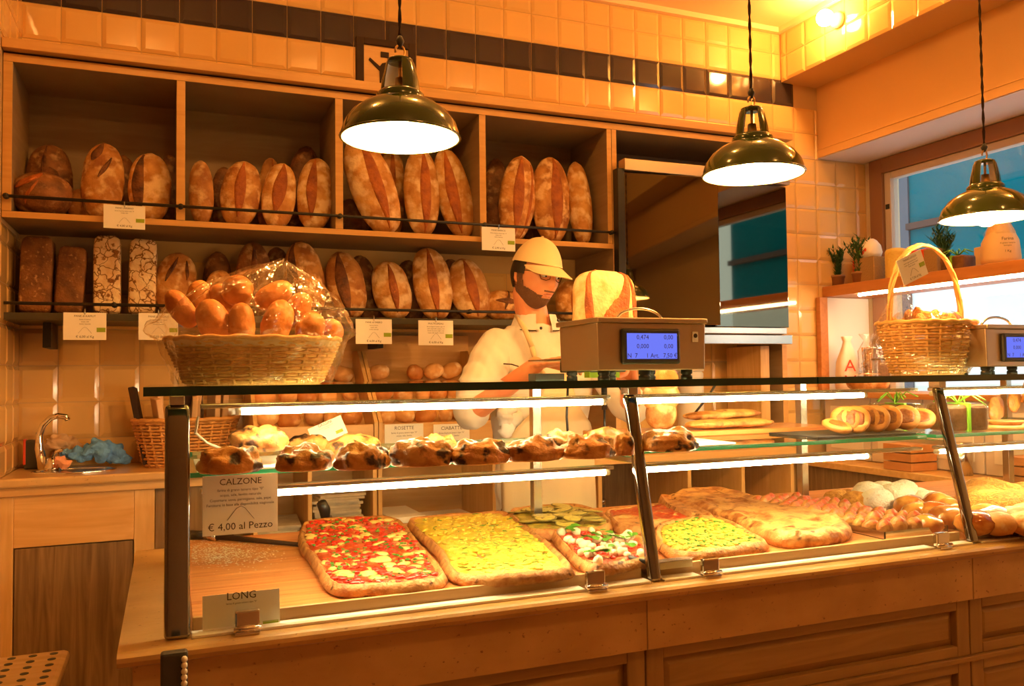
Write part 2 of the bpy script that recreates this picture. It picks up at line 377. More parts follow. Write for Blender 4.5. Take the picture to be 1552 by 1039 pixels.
def cells(lo, hi, start, pitch):
    n0 = math.floor((lo-start)/pitch+1e-6); out = []; a = start+n0*pitch
    while a < hi-1e-6:
        x0, x1 = max(a, lo), min(a+pitch, hi)
        if x1-x0 > .012: out.append((x0, x1))
        a += pitch
    return out
rest = MB()
def rest_tile(x0, x1, z0, z1):
    b = .016; y = YW
    v = [(x0+.002, y, z0+.002), (x1-.002, y, z0+.002), (x1-.002, y, z1-.002), (x0+.002, y, z1-.002)]
    v += [(p[0], y-.003, p[2]) for p in v]
    bb = min(b, (x1-x0)*.3, (z1-z0)*.3)
    v += [(x0+bb, y-.008, z0+bb), (x1-bb, y-.008, z0+bb), (x1-bb, y-.008, z1-bb), (x0+bb, y-.008, z1-bb)]
    rest.add(v, [(a+k, a+(k+1) % 4, a+4+(k+1) % 4, a+4+k) for a in (0, 4) for k in range(4)]+[(8, 9, 10, 11)])
ntile = 0
for (z0, z1) in cells(1.03, ZC-.03, ZB0, PZT):
    for (x0, x1) in cells(XL, XR, .043, PT):
        zc, xc = (z0+z1)/2, (x0+x1)/2
        if z1 > ZBEAM and x0 > XB: continue
        if z1 > ZSOF and x0 > XP: continue
        if z1 > ZSOF+.02 and x1 > XP: x1 = XP
        if z1 > ZBEAM+.02 and x1 > XB: x1 = XB
        dark = abs(z0-ZB0) < .02
        if 2.05 < z1 < 2.62 and x1 < 3.16: continue          # behind the shelf's back panels
        if z1 < 1.62 and .30 < x0 and x1 < 2.05: continue     # behind the bread bins
        if z1 > 1.62 and z1 < 2.05 and 2.05 < x0 and x1 < 3.16: continue
        small = (z1 < 1.62 and x0 > 2.0 and x1 < 3.2) or (2.60 < z1 < 2.72 and x1 < 3.16) or (x1-x0 < .05) or (z1-z0 < .05) or (z1 < 1.2 and x0 > 3.1) or (z1 < 1.9 and x0 > 3.78)
        if small and not dark: rest_tile(x0, x1, z0, z1); continue
        put_tile(wb, (x0, YW, z0), x1-x0, z1-z0, 'tile_dark' if dark else 'tile_white'); ntile += 1
stuff(rest.build('small_tiles', 'tile_white', wb))
# left wall return
for (z0, z1) in cells(1.03, 2.0, ZB0, PZT):
    for (y0, y1) in cells(3.60, YW, YW, PT): put_tile(wl, (XL, y0, z0), y1-y0, z1-z0, 'tile_white', R(90))
for (z0, z1) in cells(2.71, ZC, ZB0, PZT):
    for (y0, y1) in cells(3.55, YW, YW, PT): put_tile(wl, (XL, y0, z0), y1-y0, z1-z0, 'tile_dark' if abs(z0-ZB0) < .02 else 'tile_white', R(90))
# bulkhead face: two courses
for (z0, z1) in ((ZBEAM, ZBEAM+.155), (ZBEAM+.155, ZC-.03)):
    for (y0, y1) in cells(1.2, YW-.012, YW-.06, PT): put_tile(bulk, (XB, y1, z0), y1-y0, z1-z0, 'tile_white', R(-90))

# --- window in the right wall
wn = bpy.data.objects.new('window_1', None); C.objects.link(wn); wn.location = (XR, 0, 0); struct(wn)
def wbar(name, y0, y1, z0, z1, m, x0=-.03, x1=.06): return bx(name, x0, x1, y0, y1, z0, z1, m, wn, .004)
wbar('outer_frame', WY1-.07, WY1+.03, WZ0-.03, WZ1+.03, 'window_wood', -.02, .1)
wbar('outer_frame', WY0, WY1-.07, WZ1-.06, WZ1+.03, 'window_wood', -.02, .1)
wbar('outer_frame', WY0, WY1-.07, WZ0-.03, WZ0+.02, 'window_wood', -.02, .1)
wbar('sash_stile', WY1-.12, WY1-.072, WZ0+.022, WZ1-.062, 'window_white', 0, .06)
wbar('sash_rail', WY0, WY1-.122, WZ1-.105, WZ1-.062, 'window_white', 0, .06)
wbar('sash_rail', WY0, WY1-.122, WZ0+.022, WZ0+.06, 'window_white', 0, .06)
bx('pane', .025, .031, WY0, WY1-.122, WZ0+.06, WZ1-.105, 'glass', wn)
bx('window_catch', -.004, 0, WY1-.11, WY1-.082, 2.40, 2.43, 'black', wn)
# outside: a street front, teal above and white below
st = thing('street_front', 'teal painted facade with white lower wall seen through the window', 'building', (6.6, 3.0, 0))
ye = PX(1378, 300, 6.6).y-3.0; zb = PX(1450, 330, 6.6).z
bx('teal_wall', 0, .2, -4.5, ye, zb+.03, 4.2, 'teal_paint', st)
bx('grey_pier', -.02, .2, ye, 4.6, 0, 4.2, 'grey_render', st)
bx('white_wall', 0, .2, -4.5, ye, 0, 2.25, 'white_render', st)
bx('teal_strip', 0, .2, -4.5, ye, 2.25, zb-.03, 'teal_paint', st)
bx('brown_beam', -.06, .2, -4.5, ye, zb-.03, zb+.03, 'street_brown', st)
struct(bx('pavement', XR+.2, 9, -3, 8, -.1, 0, 'lilac_paint'))

# --- ceiling globes on the bulkhead
def globe(loc, nrm, label, grp):
    t = thing('globe_lamp', label, 'lamp', loc, 0, grp)
    mb = MB(); prof = [(0.0, 0), (.045, 0), (.045, .02), (.03, .035), (.026, .06), (0, .06)]
    mb.lathe(prof, 16); b = mb.build('lamp_holder', 'white_enamel', t, True)
    g = MB().blob((0, 0, .098), (.046, .046, .046), 10, 16).build('globe_bulb', 'globe', t, True)
    q = Vector((0, 0, 1)).rotation_difference(Vector(nrm)); t.rotation_mode = 'QUATERNION'; t.rotation_quaternion = q
    return t
gy = [3.60, 2.55, 1.5]
for i, y in enumerate(gy): globe((XB-.008, y, 3.36), (-1, 0, 0), 'bare round bulb on the tiled bulkhead over the window', 'round bulbs on the tiled bulkhead')
for (x, y) in ((.5, -.2), (2.2, -.2)): globe((x, y, ZC), (0, 0, -1), 'added fill bulb on the ceiling of the customer side, out of view', 'added fill bulbs on the customer side ceiling')  # fill lamps added behind the camera, no such source seen
for (x, y) in ((-.15, 2.3), (.95, 2.3), (2.05, 2.3)): globe((x, y, ZC), (0, 0, -1), 'added unseen bulb on the ceiling above the baker’s aisle', 'added unseen bulbs over the aisle')  # lamps added out of frame to brighten the upper wall and shade the bays
# ================================================================== wall shelf unit
ZTOP, ZSH, ZLOW = 2.62, 2.044, 1.66
su = thing('bread_shelf', 'wooden wall shelf with open bays of large loaves and black rails', 'shelf', (.7, YW, 1.6))
def sb(name, x0, x1, y0, y1, z0, z1, m='shelf_wood', bevel=.002): return bx(name, x0-.7, x1-.7, y0-YW, y1-YW, z0-1.6, z1-1.6, m, su, bevel)
YBK = YW-.008
sb('cornice', XL+.002, 3.16, YS-.035, YBK, 2.662, 2.70)
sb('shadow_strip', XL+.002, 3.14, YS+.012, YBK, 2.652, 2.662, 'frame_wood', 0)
sb('top_board', XL+.002, 3.14, YS, YBK, ZTOP, 2.652)
UP = [(XL+.002, -.555), (.028, .062), (.674, .708), (1.345, 1.378), (2.022, 2.048)]
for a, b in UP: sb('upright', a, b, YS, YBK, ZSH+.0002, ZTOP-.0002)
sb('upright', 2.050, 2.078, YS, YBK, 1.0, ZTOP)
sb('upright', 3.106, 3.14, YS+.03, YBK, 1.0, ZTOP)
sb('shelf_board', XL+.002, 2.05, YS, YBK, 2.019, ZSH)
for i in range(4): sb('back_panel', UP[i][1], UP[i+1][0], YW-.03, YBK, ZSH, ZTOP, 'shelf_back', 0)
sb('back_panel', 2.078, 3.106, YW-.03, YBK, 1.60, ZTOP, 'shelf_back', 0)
sb('lower_board', XL+.002, 2.046, 3.70, YBK, 1.632, ZLOW, 'dark_shelf')
for xx in (XL+.12, .9, 1.95): sb('bracket', xx, xx+.03, 3.86, YBK, 1.53, 1.632, 'iron')
def rail(z, y, x0, x1, posts):
    mb = MB().tube([(x0-.7, y-YW, z-1.6), (x1-.7, y-YW, z-1.6)], .0065, 8); mb.build('rail', 'iron', su, True)
    for p in posts: MB().tube([(p-.7, y-YW-.006, z-1.6), (p-.7, y-YW+.03, z-1.6)], .011, 8).build('rail_knob', 'iron', su, True)
rail(2.098, YS-.016, XL+.01, 2.06, [(a+b)/2 for a, b in UP])
rail(1.695, 3.69, XL+.01, 2.04, [-.2, .6, 1.3, 1.98])
for o in bpy.data.objects:      # light front edges; shade of the bays painted as darker brown inner faces
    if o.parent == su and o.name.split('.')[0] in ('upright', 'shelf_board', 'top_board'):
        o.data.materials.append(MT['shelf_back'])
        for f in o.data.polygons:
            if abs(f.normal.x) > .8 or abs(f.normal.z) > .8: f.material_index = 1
# mirrored cabinet in the right bay
mc = thing('mirror_cabinet', 'dark mirrored two-door wall cabinet with steel rails beside the bread shelf', 'cabinet', (2.6, 3.66, 1.54))
def mcb(name, x0, x1, y0, y1, z0, z1, m, bevel=.003): return bx(name, x0-2.6, x1-2.6, y0-3.66, y1-3.66, z0-1.54, z1-1.54, m, mc, bevel)
mcb('carcass', 2.082, 3.102, 3.67, 4.06, 1.60, 2.43, 'dark_grey')
mcb('side_post', 2.052, 2.092, 3.615, 3.664, 1.60, 2.415, 'black')
d1 = mcb('door', 2.094, 2.624, 3.634, 3.652, 1.64, 2.40, 'smoked_mirror'); d2 = mcb('door', 2.632, 3.104, 3.634, 3.652, 1.635, 2.40, 'smoked_mirror')
d1.location = (2.094-2.6, 0, 0); d1.data.transform(Matrix.Translation((2.6-2.094, 0, 0))); d1.rotation_euler = (0, 0, R(-6.5))      # left door stands ajar
mcb('door_seam', 2.622, 2.634, 3.628, 3.66, 1.635, 2.40, 'black', .001)
mcb('top_rail', 2.085, 3.104, 3.60, 3.664, 2.405, 2.462, 'steel_brushed')
mcb('bottom_rail', 2.094, 3.06, 3.60, 3.664, 1.598, 1.632, 'steel')
mcb('lower_rail', 2.094, 3.104, 3.61, 3.664, 1.545, 1.594, 'steel')
# ================================================================== loaves
def loaf_surface(L, W, T, seed, n=22, m=24, box=0.0, pinch=.0, amp=.05, taper=.0):
    """function (u 0..1 along length, v angle) -> point; length on z, front is -y"""
    def f(u, v, off=0.0):
        s = 2*u-1
        prof = (1-abs(s)**(2.2+6*box))**(1/(2.2+6*box)) if abs(s) < 1 else 0.0
        prof *= 1+taper*s
        c, sn = math.cos(v), math.sin(v)
        if box:
            e = 2/(2+6*box); x = math.copysign(abs(c)**e, c); y = math.copysign(abs(sn)**e, sn)
        else: x, y = c, sn
        q = 1+amp*noise.noise(Vector((c*1.3+seed*5.3, sn*1.3+seed, s*1.9)))+amp*.4*noise.noise(Vector((c*4+seed, sn*4, s*6+seed)))
        if sn > .3: y *= .82                               # flatter behind
        return Vector((x*W/2*prof*q+off*c, y*T/2*prof*q+off*sn, s*L/2*(1+.02*noise.noise(Vector((c+seed, sn, s))))))
    return f, n, m
def surf_mesh(f, n, m):
    mb = MB(); vs = [f(min(max(i/n, .004), .996), 2*PI*k/m) for i in range(n+1) for k in range(m)]
    fs = [(i*m+k, i*m+(k+1) % m, (i+1)*m+(k+1) % m, (i+1)*m+k) for i in range(n) for k in range(m)]
    fs += [tuple(range(m))[::-1], tuple(n*m+k for k in range(m))]
    return mb.add(vs, fs)
def score_patch(mb, f, u0, u1, vc, hw, tw=0.0, off=.004, nu=18, nv=7, ridge=.35):
    vs = []
    for i in range(nu+1):
        t = i/nu; u = u0+(u1-u0)*t; wdt = hw*math.sin(PI*min(max(t, .03), .97))**.6
        for j in range(nv+1):
            a = -1+2*j/nv; v = vc+tw*(t-.5)+wdt*a
            e = off*(1-a**4)+ridge*off*math.cos(a*5+t*9)-.004*(abs(a) > .9)
            vs.append(f(u, v, e))
    fs = [(i*(nv+1)+j, i*(nv+1)+j+1, (i+1)*(nv+1)+j+1, (i+1)*(nv+1)+j) for i in range(nu) for j in range(nv)]
    return mb.add(vs, fs)
def loaf(name, label, grp, base, L, W, T, tilt=0.0, lean=10.0, yaw=0.0, seed=1, m='crust', sm='score', scores=((.1,.9,-PI/2,.42,.0),), box=0.0, amp=.05, cat='bread', taper=0.0, roll=0.0):
    f, n, k = loaf_surface(L, W, T, seed, box=box, amp=amp, taper=taper)
    o = surf_mesh(f, n, k).build(name, m, None, True); tag(o, label, cat, grp)
    if scores:
        mb = MB()
        for (u0, u1, vc, hw, tw) in scores: score_patch(mb, f, u0, u1, vc, hw, tw)
        mb.build('score', sm, o, True)
    rot = Matrix.Rotation(R(yaw), 3, 'Z') @ Matrix.Rotation(R(tilt), 3, 'Y') @ Matrix.Rotation(R(-lean), 3, 'X') @ Matrix.Rotation(R(roll), 3, 'Z')
    o.rotation_euler = rot.to_euler()
    lo = min((rot @ v.co).z for v in o.data.vertices)
    o.location = Vector(base)+Vector((0, 0, -lo))
    return o
ln = [0]
def shelf_loaf(xt, yt, xb, yb, wpx, Y, zb, label, grp, thick=.55, **k):
    """stands on the board at height zb; extent from its outline at depth Y"""
    a, b = PY(xt, yt, Y), PY(xb, yb, Y); h = a.z-zb; dx = a.x-b.x
    L = math.hypot(h, dx); wm = abs(PY(xb+wpx/2, yb, Y).x-PY(xb-wpx/2, yb, Y).x)
    tilt = math.degrees(math.atan2(dx, h)); ln[0] += 1
    k.setdefault('lean', 9)
    return loaf('bread_loaf', label, grp, ((a.x+b.x)/2, Y, zb), L/math.cos(R(k['lean']))*.99, wm, wm*thick, tilt=tilt, seed=ln[0], **k)
G1 = 'loaves on the upper bread shelf'; G2 = 'loaves on the lower bread shelf'
F = 3.80; B = 3.97
Q = -PI/2
# bay of round country loaves
shelf_loaf(75,216,73,330,74,B,ZSH,'dark round country loaf at the back of the bay beside the left wall',G1,m='crust_dark',sm='score_dark',scores=((.55,.95,Q-.2,.12,0),(.52,.66,Q,.6,0)))
shelf_loaf(64,261,64,322,96,3.76,ZSH,'round floured loaf with a curved slash lying low at the front by the left wall',G1,thick=.8,m='crust_dark',sm='score',scores=((.55,.92,Q-.4,.35,.9),(.2,.7,Q-.3,.08,.5)),lean=3)
shelf_loaf(160,214,152,326,66,F,ZSH,'tall floured country loaf with dark torn slashes above the lariano price card',G1,m='crust',sm='score_dark',scores=((.72,.97,Q-.45,.4,.3),(.5,.78,Q+.1,.16,.6)))
shelf_loaf(186,232,178,326,50,B,ZSH,'dark loaf half hidden between the two tall country loaves',G1,m='crust_dark',sm='score_dark',scores=())
shelf_loaf(120,285,128,328,44,B,ZSH,'loaf end peeping out behind the two round loaves',G1,m='crust',scores=())
shelf_loaf(228,230,226,328,66,F,ZSH,'stubby country loaf with a broad brown side next to the first upright',G1,m='crust_pale',sm='score_dark',scores=((.08,.95,Q-.6,.42,0),))
shelf_loaf(258,232,254,326,40,B,ZSH,'dark loaf behind the stubby country loaf by the upright',G1,m='crust_dark',scores=())
# second bay
shelf_loaf(304,241,306,331,38,F,ZSH,'narrow smooth loaf without slash, first in the second bay',G1,m='crust',scores=(),thick=.8)
shelf_loaf(340,250,338,331,40,B,ZSH,'dark loaf in the shadow behind the narrow smooth loaf',G1,m='crust_dark',scores=())
shelf_loaf(374,243,356,333,62,F,ZSH,'plump loaf with an orange slash leaning right in the second bay',G1,scores=((.12,.95,Q-.1,.34,-.2),))
shelf_loaf(412,236,404,334,36,B,ZSH,'orange loaf top showing behind the two slashed loaves',G1,scores=((.3,.97,Q+.2,.2,0),))
shelf_loaf(430,245,416,336,52,3.79,ZSH,'floured loaf with a wide orange slash, middle of the second bay',G1,m='crust_pale',scores=((.2,.97,Q-.05,.5,.3),))
shelf_loaf(468,218,450,336,52,B,ZSH,'tall dark-tipped loaf leaning behind in the second bay',G1,m='crust_dark',sm='score_dark',scores=((.5,.98,Q+.45,.3,0),))
shelf_loaf(484,237,472,338,56,3.79,ZSH,'loaf with a long orange slash beside the second upright',G1,m='crust_pale',scores=((.14,.95,Q-.3,.36,-.1),))
# third bay, behind the lamp
shelf_loaf(540,205,588,342,68,F,ZSH,'long floured loaf tilted against the second upright behind the lamp',G1,m='crust_pale',scores=((.04,.97,Q+.1,.32,.1),))
shelf_loaf(596,215,588,342,44,B,ZSH,'loaf in the shade between the crossed long loaves',G1,m='crust',scores=((.1,.95,Q,.3,0),))
shelf_loaf(640,222,638,344,54,F,ZSH,'long upright loaf with a straight orange slash under the lamp',G1,m='crust_pale',scores=((.03,.97,Q+.1,.38,0),))
shelf_loaf(676,222,700,346,52,F,ZSH,'long loaf tilted left against the third upright',G1,m='crust_pale',scores=((.05,.95,Q-.25,.4,.1),))
shelf_loaf(532,300,536,341,50,B,ZSH,'low dark loaf in the corner behind the tilted loaf',G1,m='crust_dark',scores=())
# fourth bay
shelf_loaf(756,236,752,346,40,B,ZSH,'dark rough loaf at the back above the bianco price card',G1,m='crust_dark',scores=())
shelf_loaf(796,234,772,348,54,F,ZSH,'long loaf with an orange slash tilted right in the fourth bay',G1,m='crust',scores=((.05,.96,Q-.15,.36,-.2),(.03,.9,Q+.62,.12,0)))
shelf_loaf(800,246,806,348,40,B,ZSH,'loaf hidden behind the pair of slashed loaves in the fourth bay',G1,m='crust_dark',scores=())
shelf_loaf(838,235,832,350,56,F,ZSH,'upright loaf with a deep red-brown slash in the fourth bay',G1,m='crust',scores=((.04,.97,Q+.1,.40,0),))
shelf_loaf(876,242,880,352,34,F,ZSH,'smooth narrow loaf without slash, last before the double upright',G1,m='crust_pale',scores=(),thick=.85)
# lower shelf: tin loaves
F2 = 3.88
shelf_loaf(59,359,54,470,50,F2,ZLOW,'tall dark tin loaf beside the left wall',G2,box=.9,m='tin_crust',scores=(),amp=.03,lean=4,thick=.9)
shelf_loaf(112,375,104,470,44,F2,ZLOW,'short dark tin loaf next to the tall one',G2,box=.9,m='tin_crust',scores=(),amp=.03,lean=4,thick=.9)
shelf_loaf(163,358,163,470,42,F2,ZLOW,'white floured cracked tin loaf above the segale card, the taller',G2,box=.9,m='flour_crack',scores=(),amp=.03,lean=4,thick=.9)
shelf_loaf(218,363,215,470,42,F2,ZLOW,'white floured cracked tin loaf next to the wrapped basket, the shorter',G2,box=.9,m='flour_crack',scores=(),amp=.03,lean=4,thick=.9)
shelf_loaf(272,381,262,474,64,F2,ZLOW,'rough floured rustic loaf behind the cellophane wrap',G2,m='crust',sm='score_dark',scores=((.5,.9,Q-.3,.14,.5),(.55,.85,Q+.5,.12,0)))
shelf_loaf(331,379,328,474,44,3.96,ZLOW,'small dark round loaf at the back behind the basket wrap',G2,m='crust_dark',scores=())
shelf_loaf(334,408,332,474,46,F2-.06,ZLOW,'low brown loaf in front of the small dark one behind the basket',G2,m='crust',scores=())
shelf_loaf(385,364,384,474,56,F2,ZLOW,'dark spelt loaf with a split top above the wrapped basket',G2,m='crust_dark',sm='score_dark',scores=((.2,.97,Q,.22,0),))
shelf_loaf(455,364,470,478,60,F2,ZLOW,'ridged spelt loaf with a dark left side right of the basket wrap',G2,m='crust',sm='score_dark',scores=((.1,.97,Q-.75,.4,0),))
shelf_loaf(515,380,535,484,58,F2,ZLOW,'spelt loaf with a broad dark slash above the farro card',G2,m='crust',sm='score_dark',scores=((.06,.96,Q-.3,.42,.1),))
shelf_loaf(585,395,602,486,58,F2,ZLOW,'short pale loaf with a narrow brown slash between the two price cards',G2,m='crust_pale',sm='score',scores=((.1,.92,Q,.26,.1),))
shelf_loaf(648,373,662,488,58,F2,ZLOW,'tallest loaf of the lower shelf above the multicereali card',G2,m='crust_pale',sm='score',scores=((.04,.97,Q-.1,.3,.05),))
shelf_loaf(700,391,722,490,58,F2,ZLOW,'slashed loaf tilted left beside the baker',G2,m='crust_pale',sm='score',scores=((.05,.95,Q,.34,.1),))
for xt, yt, xb, wh in ((545,385,560,'spelt loaf with the broad dark slash'),(620,392,626,'short pale loaf'),(684,391,690,'tallest loaf of the lower shelf'),(420,372,424,'ridged spelt loaf')):
    shelf_loaf(xt,yt,xb,482,44,4.0,ZLOW,'dark loaf in the back row behind the '+wh,G2,m='crust_dark',scores=(),thick=.4)
shelf_loaf(765,440,762,490,62,F2,ZLOW,'round loaf with a cross slash just behind the baker’s shoulder',G2,m='crust',sm='score_dark',scores=((.3,.95,Q,.1,.3),(.5,.66,Q,.7,0)))
shelf_loaf(868,425,862,490,46,F2,ZLOW,'orange loaf behind the baker’s head',G2,m='crust',scores=((.1,.9,Q,.3,0),))
for p in ((902,436,'between the baker’s head and the mirrored cabinet'),(788,438,'hidden by the baker’s cap')): shelf_loaf(p[0],p[1],p[0],490,40,4.0,ZLOW,'round loaf at the back '+p[2],G2,m='crust_dark',scores=(),thick=.5)

# ------------------------------------------------------------------ price cards
def price_card(name, label, c, wd, ht, title, lines, price, rot=(R(90), 0, 0), green=None, clip=True, m='card', ts=.10, ps=.12, hill=True, gpos=(.28, -.13)):
    """c: centre of the card face; lettering sits proud of it"""
    t = thing(name, label, 'price card', c); t.rotation_euler = rot
    MB().box(-wd/2, wd/2, -ht/2, ht/2, -.0012, 0).build('card', m, t)
    text_mesh([(title, ht*ts, 0, ht*.34)], 'title_lettering', 'ink', t, (0, 0, .0006), (0, 0, 0))
    text_mesh([(s, ht*.062, 0, ht*(.23-.082*i)) for i, s in enumerate(lines)], 'small_lettering', 'ink', t, (0, 0, .0006), (0, 0, 0))
    if price: text_mesh([(price, ht*ps, 0, -ht*.42)], 'price_lettering', 'ink', t, (0, 0, .0006), (0, 0, 0))
    if hill:
        pts = [(-.22,-.16),(-.12,-.03),(-.07,.035),(0,.07),(.07,.035),(.12,-.03),(.22,-.16)]
        MB().tube([(x*ht, y*ht-.10*ht, .0006) for x, y in pts], ht*.004, 4).build('hill_outline', 'ink', t)
    if green: MB().box(gpos[0]*wd-.001, gpos[0]*wd+wd*.2, gpos[1]*ht-ht*.08, gpos[1]*ht+ht*.08, 0, .0008).build('green_square', 'green_print', t)
    if clip: MB().tube([(0, ht/2-.008, .002), (0, ht/2+.012, .004), (0, ht/2+.016, -.006)], .0022, 6).build('clip', 'steel', t)
    return t
IN = ['farina di grano tenero tipo "0"', 'acqua, sale,', 'lievito naturale']
def shelf_card(x0, x1, y0, y1, Y, label, title, lines, price, roll=0.0):
    a, b = PY(x0, y0, Y), PY(x1, y1, Y); c = (a+b)/2
    return price_card('price_card', label, c, b.x-a.x, a.z-b.z, title, lines, price, (R(90), R(roll), 0), True)
YR = YS-.03
shelf_card(157,220,309,348,YR,'lariano price card clipped to the upper rail','PANE LARIANO',IN[:2],'€ 4,00 al Kg')
shelf_card(730,781,343,381,YR,'bianco price card clipped to the upper rail near the baker','PANE BIANCO',IN,'€ 2,90 al Kg')
YR2 = 3.672
shelf_card(96,161,473,515,YR2,'kamut price card hanging below the tin loaves','PANE di KAMUT',['farina di kamut', 'acqua, sale', 'lievito naturale'],'€ 6,00 al Kg')
shelf_card(210,270,474,515,YR2,'segale price card beside the wrapped basket','PANE di SEGALE',['farina integrale di segale', 'acqua, sale', 'lievito naturale'],'€ 7,00 al Kg')
shelf_card(539,594,483,521,YR2,'farro price card under the spelt loaf','PANE di FARRO',['farina di farro', 'acqua, sale', 'lievito naturale'],'€ 6,00 al Kg')
shelf_card(634,687,485,523,YR2,'multicereali price card under the tallest lower loaf','MULTICEREALI',['farina di grano tenero tipo "0"','semi di girasole, sesamo, lino','fiocchi di avena, miglio, soia','acqua, sale, lievito naturale'],'€ 6,00 al Kg')
# framed ornament on the cornice
a, b = PY(541,74,YS-.005), PY(632,130,YS-.005)
fr = thing('framed_picture', 'dark wooden framed picture with a small figure standing on top of the shelf', 'picture', ((a.x+b.x)/2, YS+.02, 2.7))
hw, hh = (b.x-a.x)/2, .215
MB().box(-hw, -hw+.034, -.015, .015, 0, hh).build('frame_side', 'frame_wood', fr, bevel=.003); MB().box(hw-.034, hw, -.015, .015, 0, hh).build('frame_side', 'frame_wood', fr, bevel=.003)
MB().box(-hw+.034, hw-.034, -.015, .015, hh-.03, hh).build('frame_top', 'frame_wood', fr, bevel=.003); MB().box(-hw+.034, hw-.034, -.015, .015, 0, .012).build('frame_bottom', 'frame_wood', fr, bevel=.003)
MB().box(-hw+.03, hw-.03, -.002, .012, .01, hh-.025).build('picture_field', 'shelf_wood', fr)
fg = MB(); fg.prism([(-.03,.0),(.045,.0),(.04,.05),(.035,.085),(.01,.105),(-.02,.095),(-.03,.08),(-.075,.115),(-.08,.105),(-.03,.06)], -.008, -.002, axis='y'); fg.prism([(-.025,.125),(.012,.125),(.012,.148),(-.025,.148)], -.008, -.002, axis='y')
fg.build('figure', 'frame_wood', fr, loc=(0, 0, .012))
# ================================================================== pendant lamps
def pendant(x, y, zrim, label):
    t = thing('pendant_lamp', label, 'lamp', (x, y, zrim), 0, 'green enamel pendant lamps over the counter')
    rr = .148
    out = [(rr, 0), (rr*.985, .012), (rr*.93, .036), (rr*.80, .062), (rr*.62, .082), (rr*.44, .094), (rr*.37, .100)]
    MB().lathe(out, 40).build('shade', 'green_enamel', t, True)
    inn = [(r-.0035, z-.002) for r, z in out]; inn[-1] = (.0, inn[-1][1]-.002)
    MB().lathe(inn, 40).build('shade_lining', 'white_enamel', t, True)
    MB().lathe([(rr, -.003), (rr+.003, 0), (rr, .003), (rr-.004, .001), (rr, -.003)], 40).build('rim', 'green_enamel', t, True)
    MB().lathe([(rr*.40, .096), (rr*.40, .108), (rr*.34, .116)], 32).build('collar', 'green_enamel', t, True)
    z0, z1 = .112, .196
    for a in (262, 82):
        mb = MB(); pr = [(.050, z0), (.046, z0+.03), (.036, z1-.01), (.030, z1)]
        mb.lathe(pr, 10, a0=R(a), a1=R(a+118)); mb.lathe([(r-.002, z) for r, z in pr], 10, a0=R(a), a1=R(a+118), mi=1); mb.build('neck_strap', ['green_enamel', 'white_enamel'], t, True)
    MB().lathe([(0, z1+.006), (.022, z1+.005), (.032, z1), (.032, z1-.006), (0, z1-.006)], 24).build('neck_cap', 'green_enamel', t, True)
    MB().lathe([(0, .15), (.012, .15), (.014, .128), (.022, .12), (.022, .10), (0, .10)], 20).build('lamp_holder', 'brass', t, True)
    MB().tube([(0, 0, .15), (0, 0, z1)], .004, 8).build('holder_rod', 'brass', t, True)
    pts = [(.012*math.sin(q), 0, z1+.022-.016*math.cos(q)) for q in [2*PI*i/14 for i in range(12)]]
    MB().tube(pts, .0028, 6).build('hook', 'brass', t, True)
    MB().lathe([(0, .0), (.006, .006), (.011, .018), (.006, .03), (.0, .034)], 12, (0, 0, z1+.03)).build('hook_eye', 'dark_grey', t, True)
    zc = ZC-zrim; n = 60; mb = MB()
    for ph in (0, PI): mb.tube([(.0024*math.cos(ph+i*1.3), .0024*math.sin(ph+i*1.3), z1+.06+(zc-z1-.06)*i/n) for i in range(n+1)], .0027, 5)
    mb.build('cord', 'frame_wood', t, True)
    MB().lathe([(0, zc), (.05, zc), (.045, zc-.02), (.02, zc-.035), (0, zc-.036)], 20).build('ceiling_rose', 'white_enamel', t, True)
    MB().lathe([(.0, -.030), (.014, -.028), (.028, -.019), (.036, -.003), (.036, .014), (.028, .034), (.018, .056), (.015, .075), (0, .1)], 20).build('bulb', 'bulb', t, True)
    return t
pendant(.533, 2.02, 1.990, 'green pendant lamp hanging in front of the third shelf bay')
pendant(1.605, 2.02, 1.985, 'green pendant lamp hanging in front of the mirrored cabinet')
pendant(2.60, 2.04, 1.918, 'green pendant lamp hanging in front of the window')

# ================================================================== counter: base, stone slab, display case
CXE = 3.30
cb = thing('wooden_counter', 'panelled wooden counter below the stone slab', 'counter', (0, 0, 0))
bx('carcass', -.02, CXE-.05, 1.80, 2.66, 0.1, .868, 'counter_wood', cb)
bx('plinth', 0, CXE-.08, 1.84, 2.6, 0, .1, 'dark_grey', cb)
fy0, fy1 = 1.762, 1.80
seams = [-.02, 1.055, 2.125, 3.2]
for r_, (z0, z1) in enumerate(((.585, .745), (.10, .57))):
    for i in range(3):
        a, b = seams[i], seams[i+1]
        st_ = .05
        bx('stile', a+.002, a+st_, fy0, fy1, z0, z1, 'counter_wood_v', cb, .003); bx('stile', b-st_, b-.002, fy0, fy1, z0, z1, 'counter_wood_v', cb, .003)
        bx('rail', a+st_, b-st_, fy0, fy1, z1-.03, z1, 'counter_wood', cb, .003); bx('rail', a+st_, b-st_, fy0, fy1, z0, z0+.03, 'counter_wood', cb, .003)
        p = MB(); x0, x1, y = a+st_, b-st_, fy0+.022
        zz0, zz1 = z0+.03, z1-.03; d = .022
        p.add([(x0, y, zz0), (x1, y, zz0), (x1, y, zz1), (x0, y, zz1), (x0+d, y-.012, zz0+d), (x1-d, y-.012, zz0+d), (x1-d, y-.012, zz1-d), (x0+d, y-.012, zz1-d)], [(0,1,5,4),(1,2,6,5),(2,3,7,6),(3,0,4,7),(4,5,6,7)])
        p.build('panel', 'counter_wood', cb)
bx('cap_rail', -.02, CXE-.05, 1.752, 1.80, .570, .585, 'counter_wood', cb, .003)
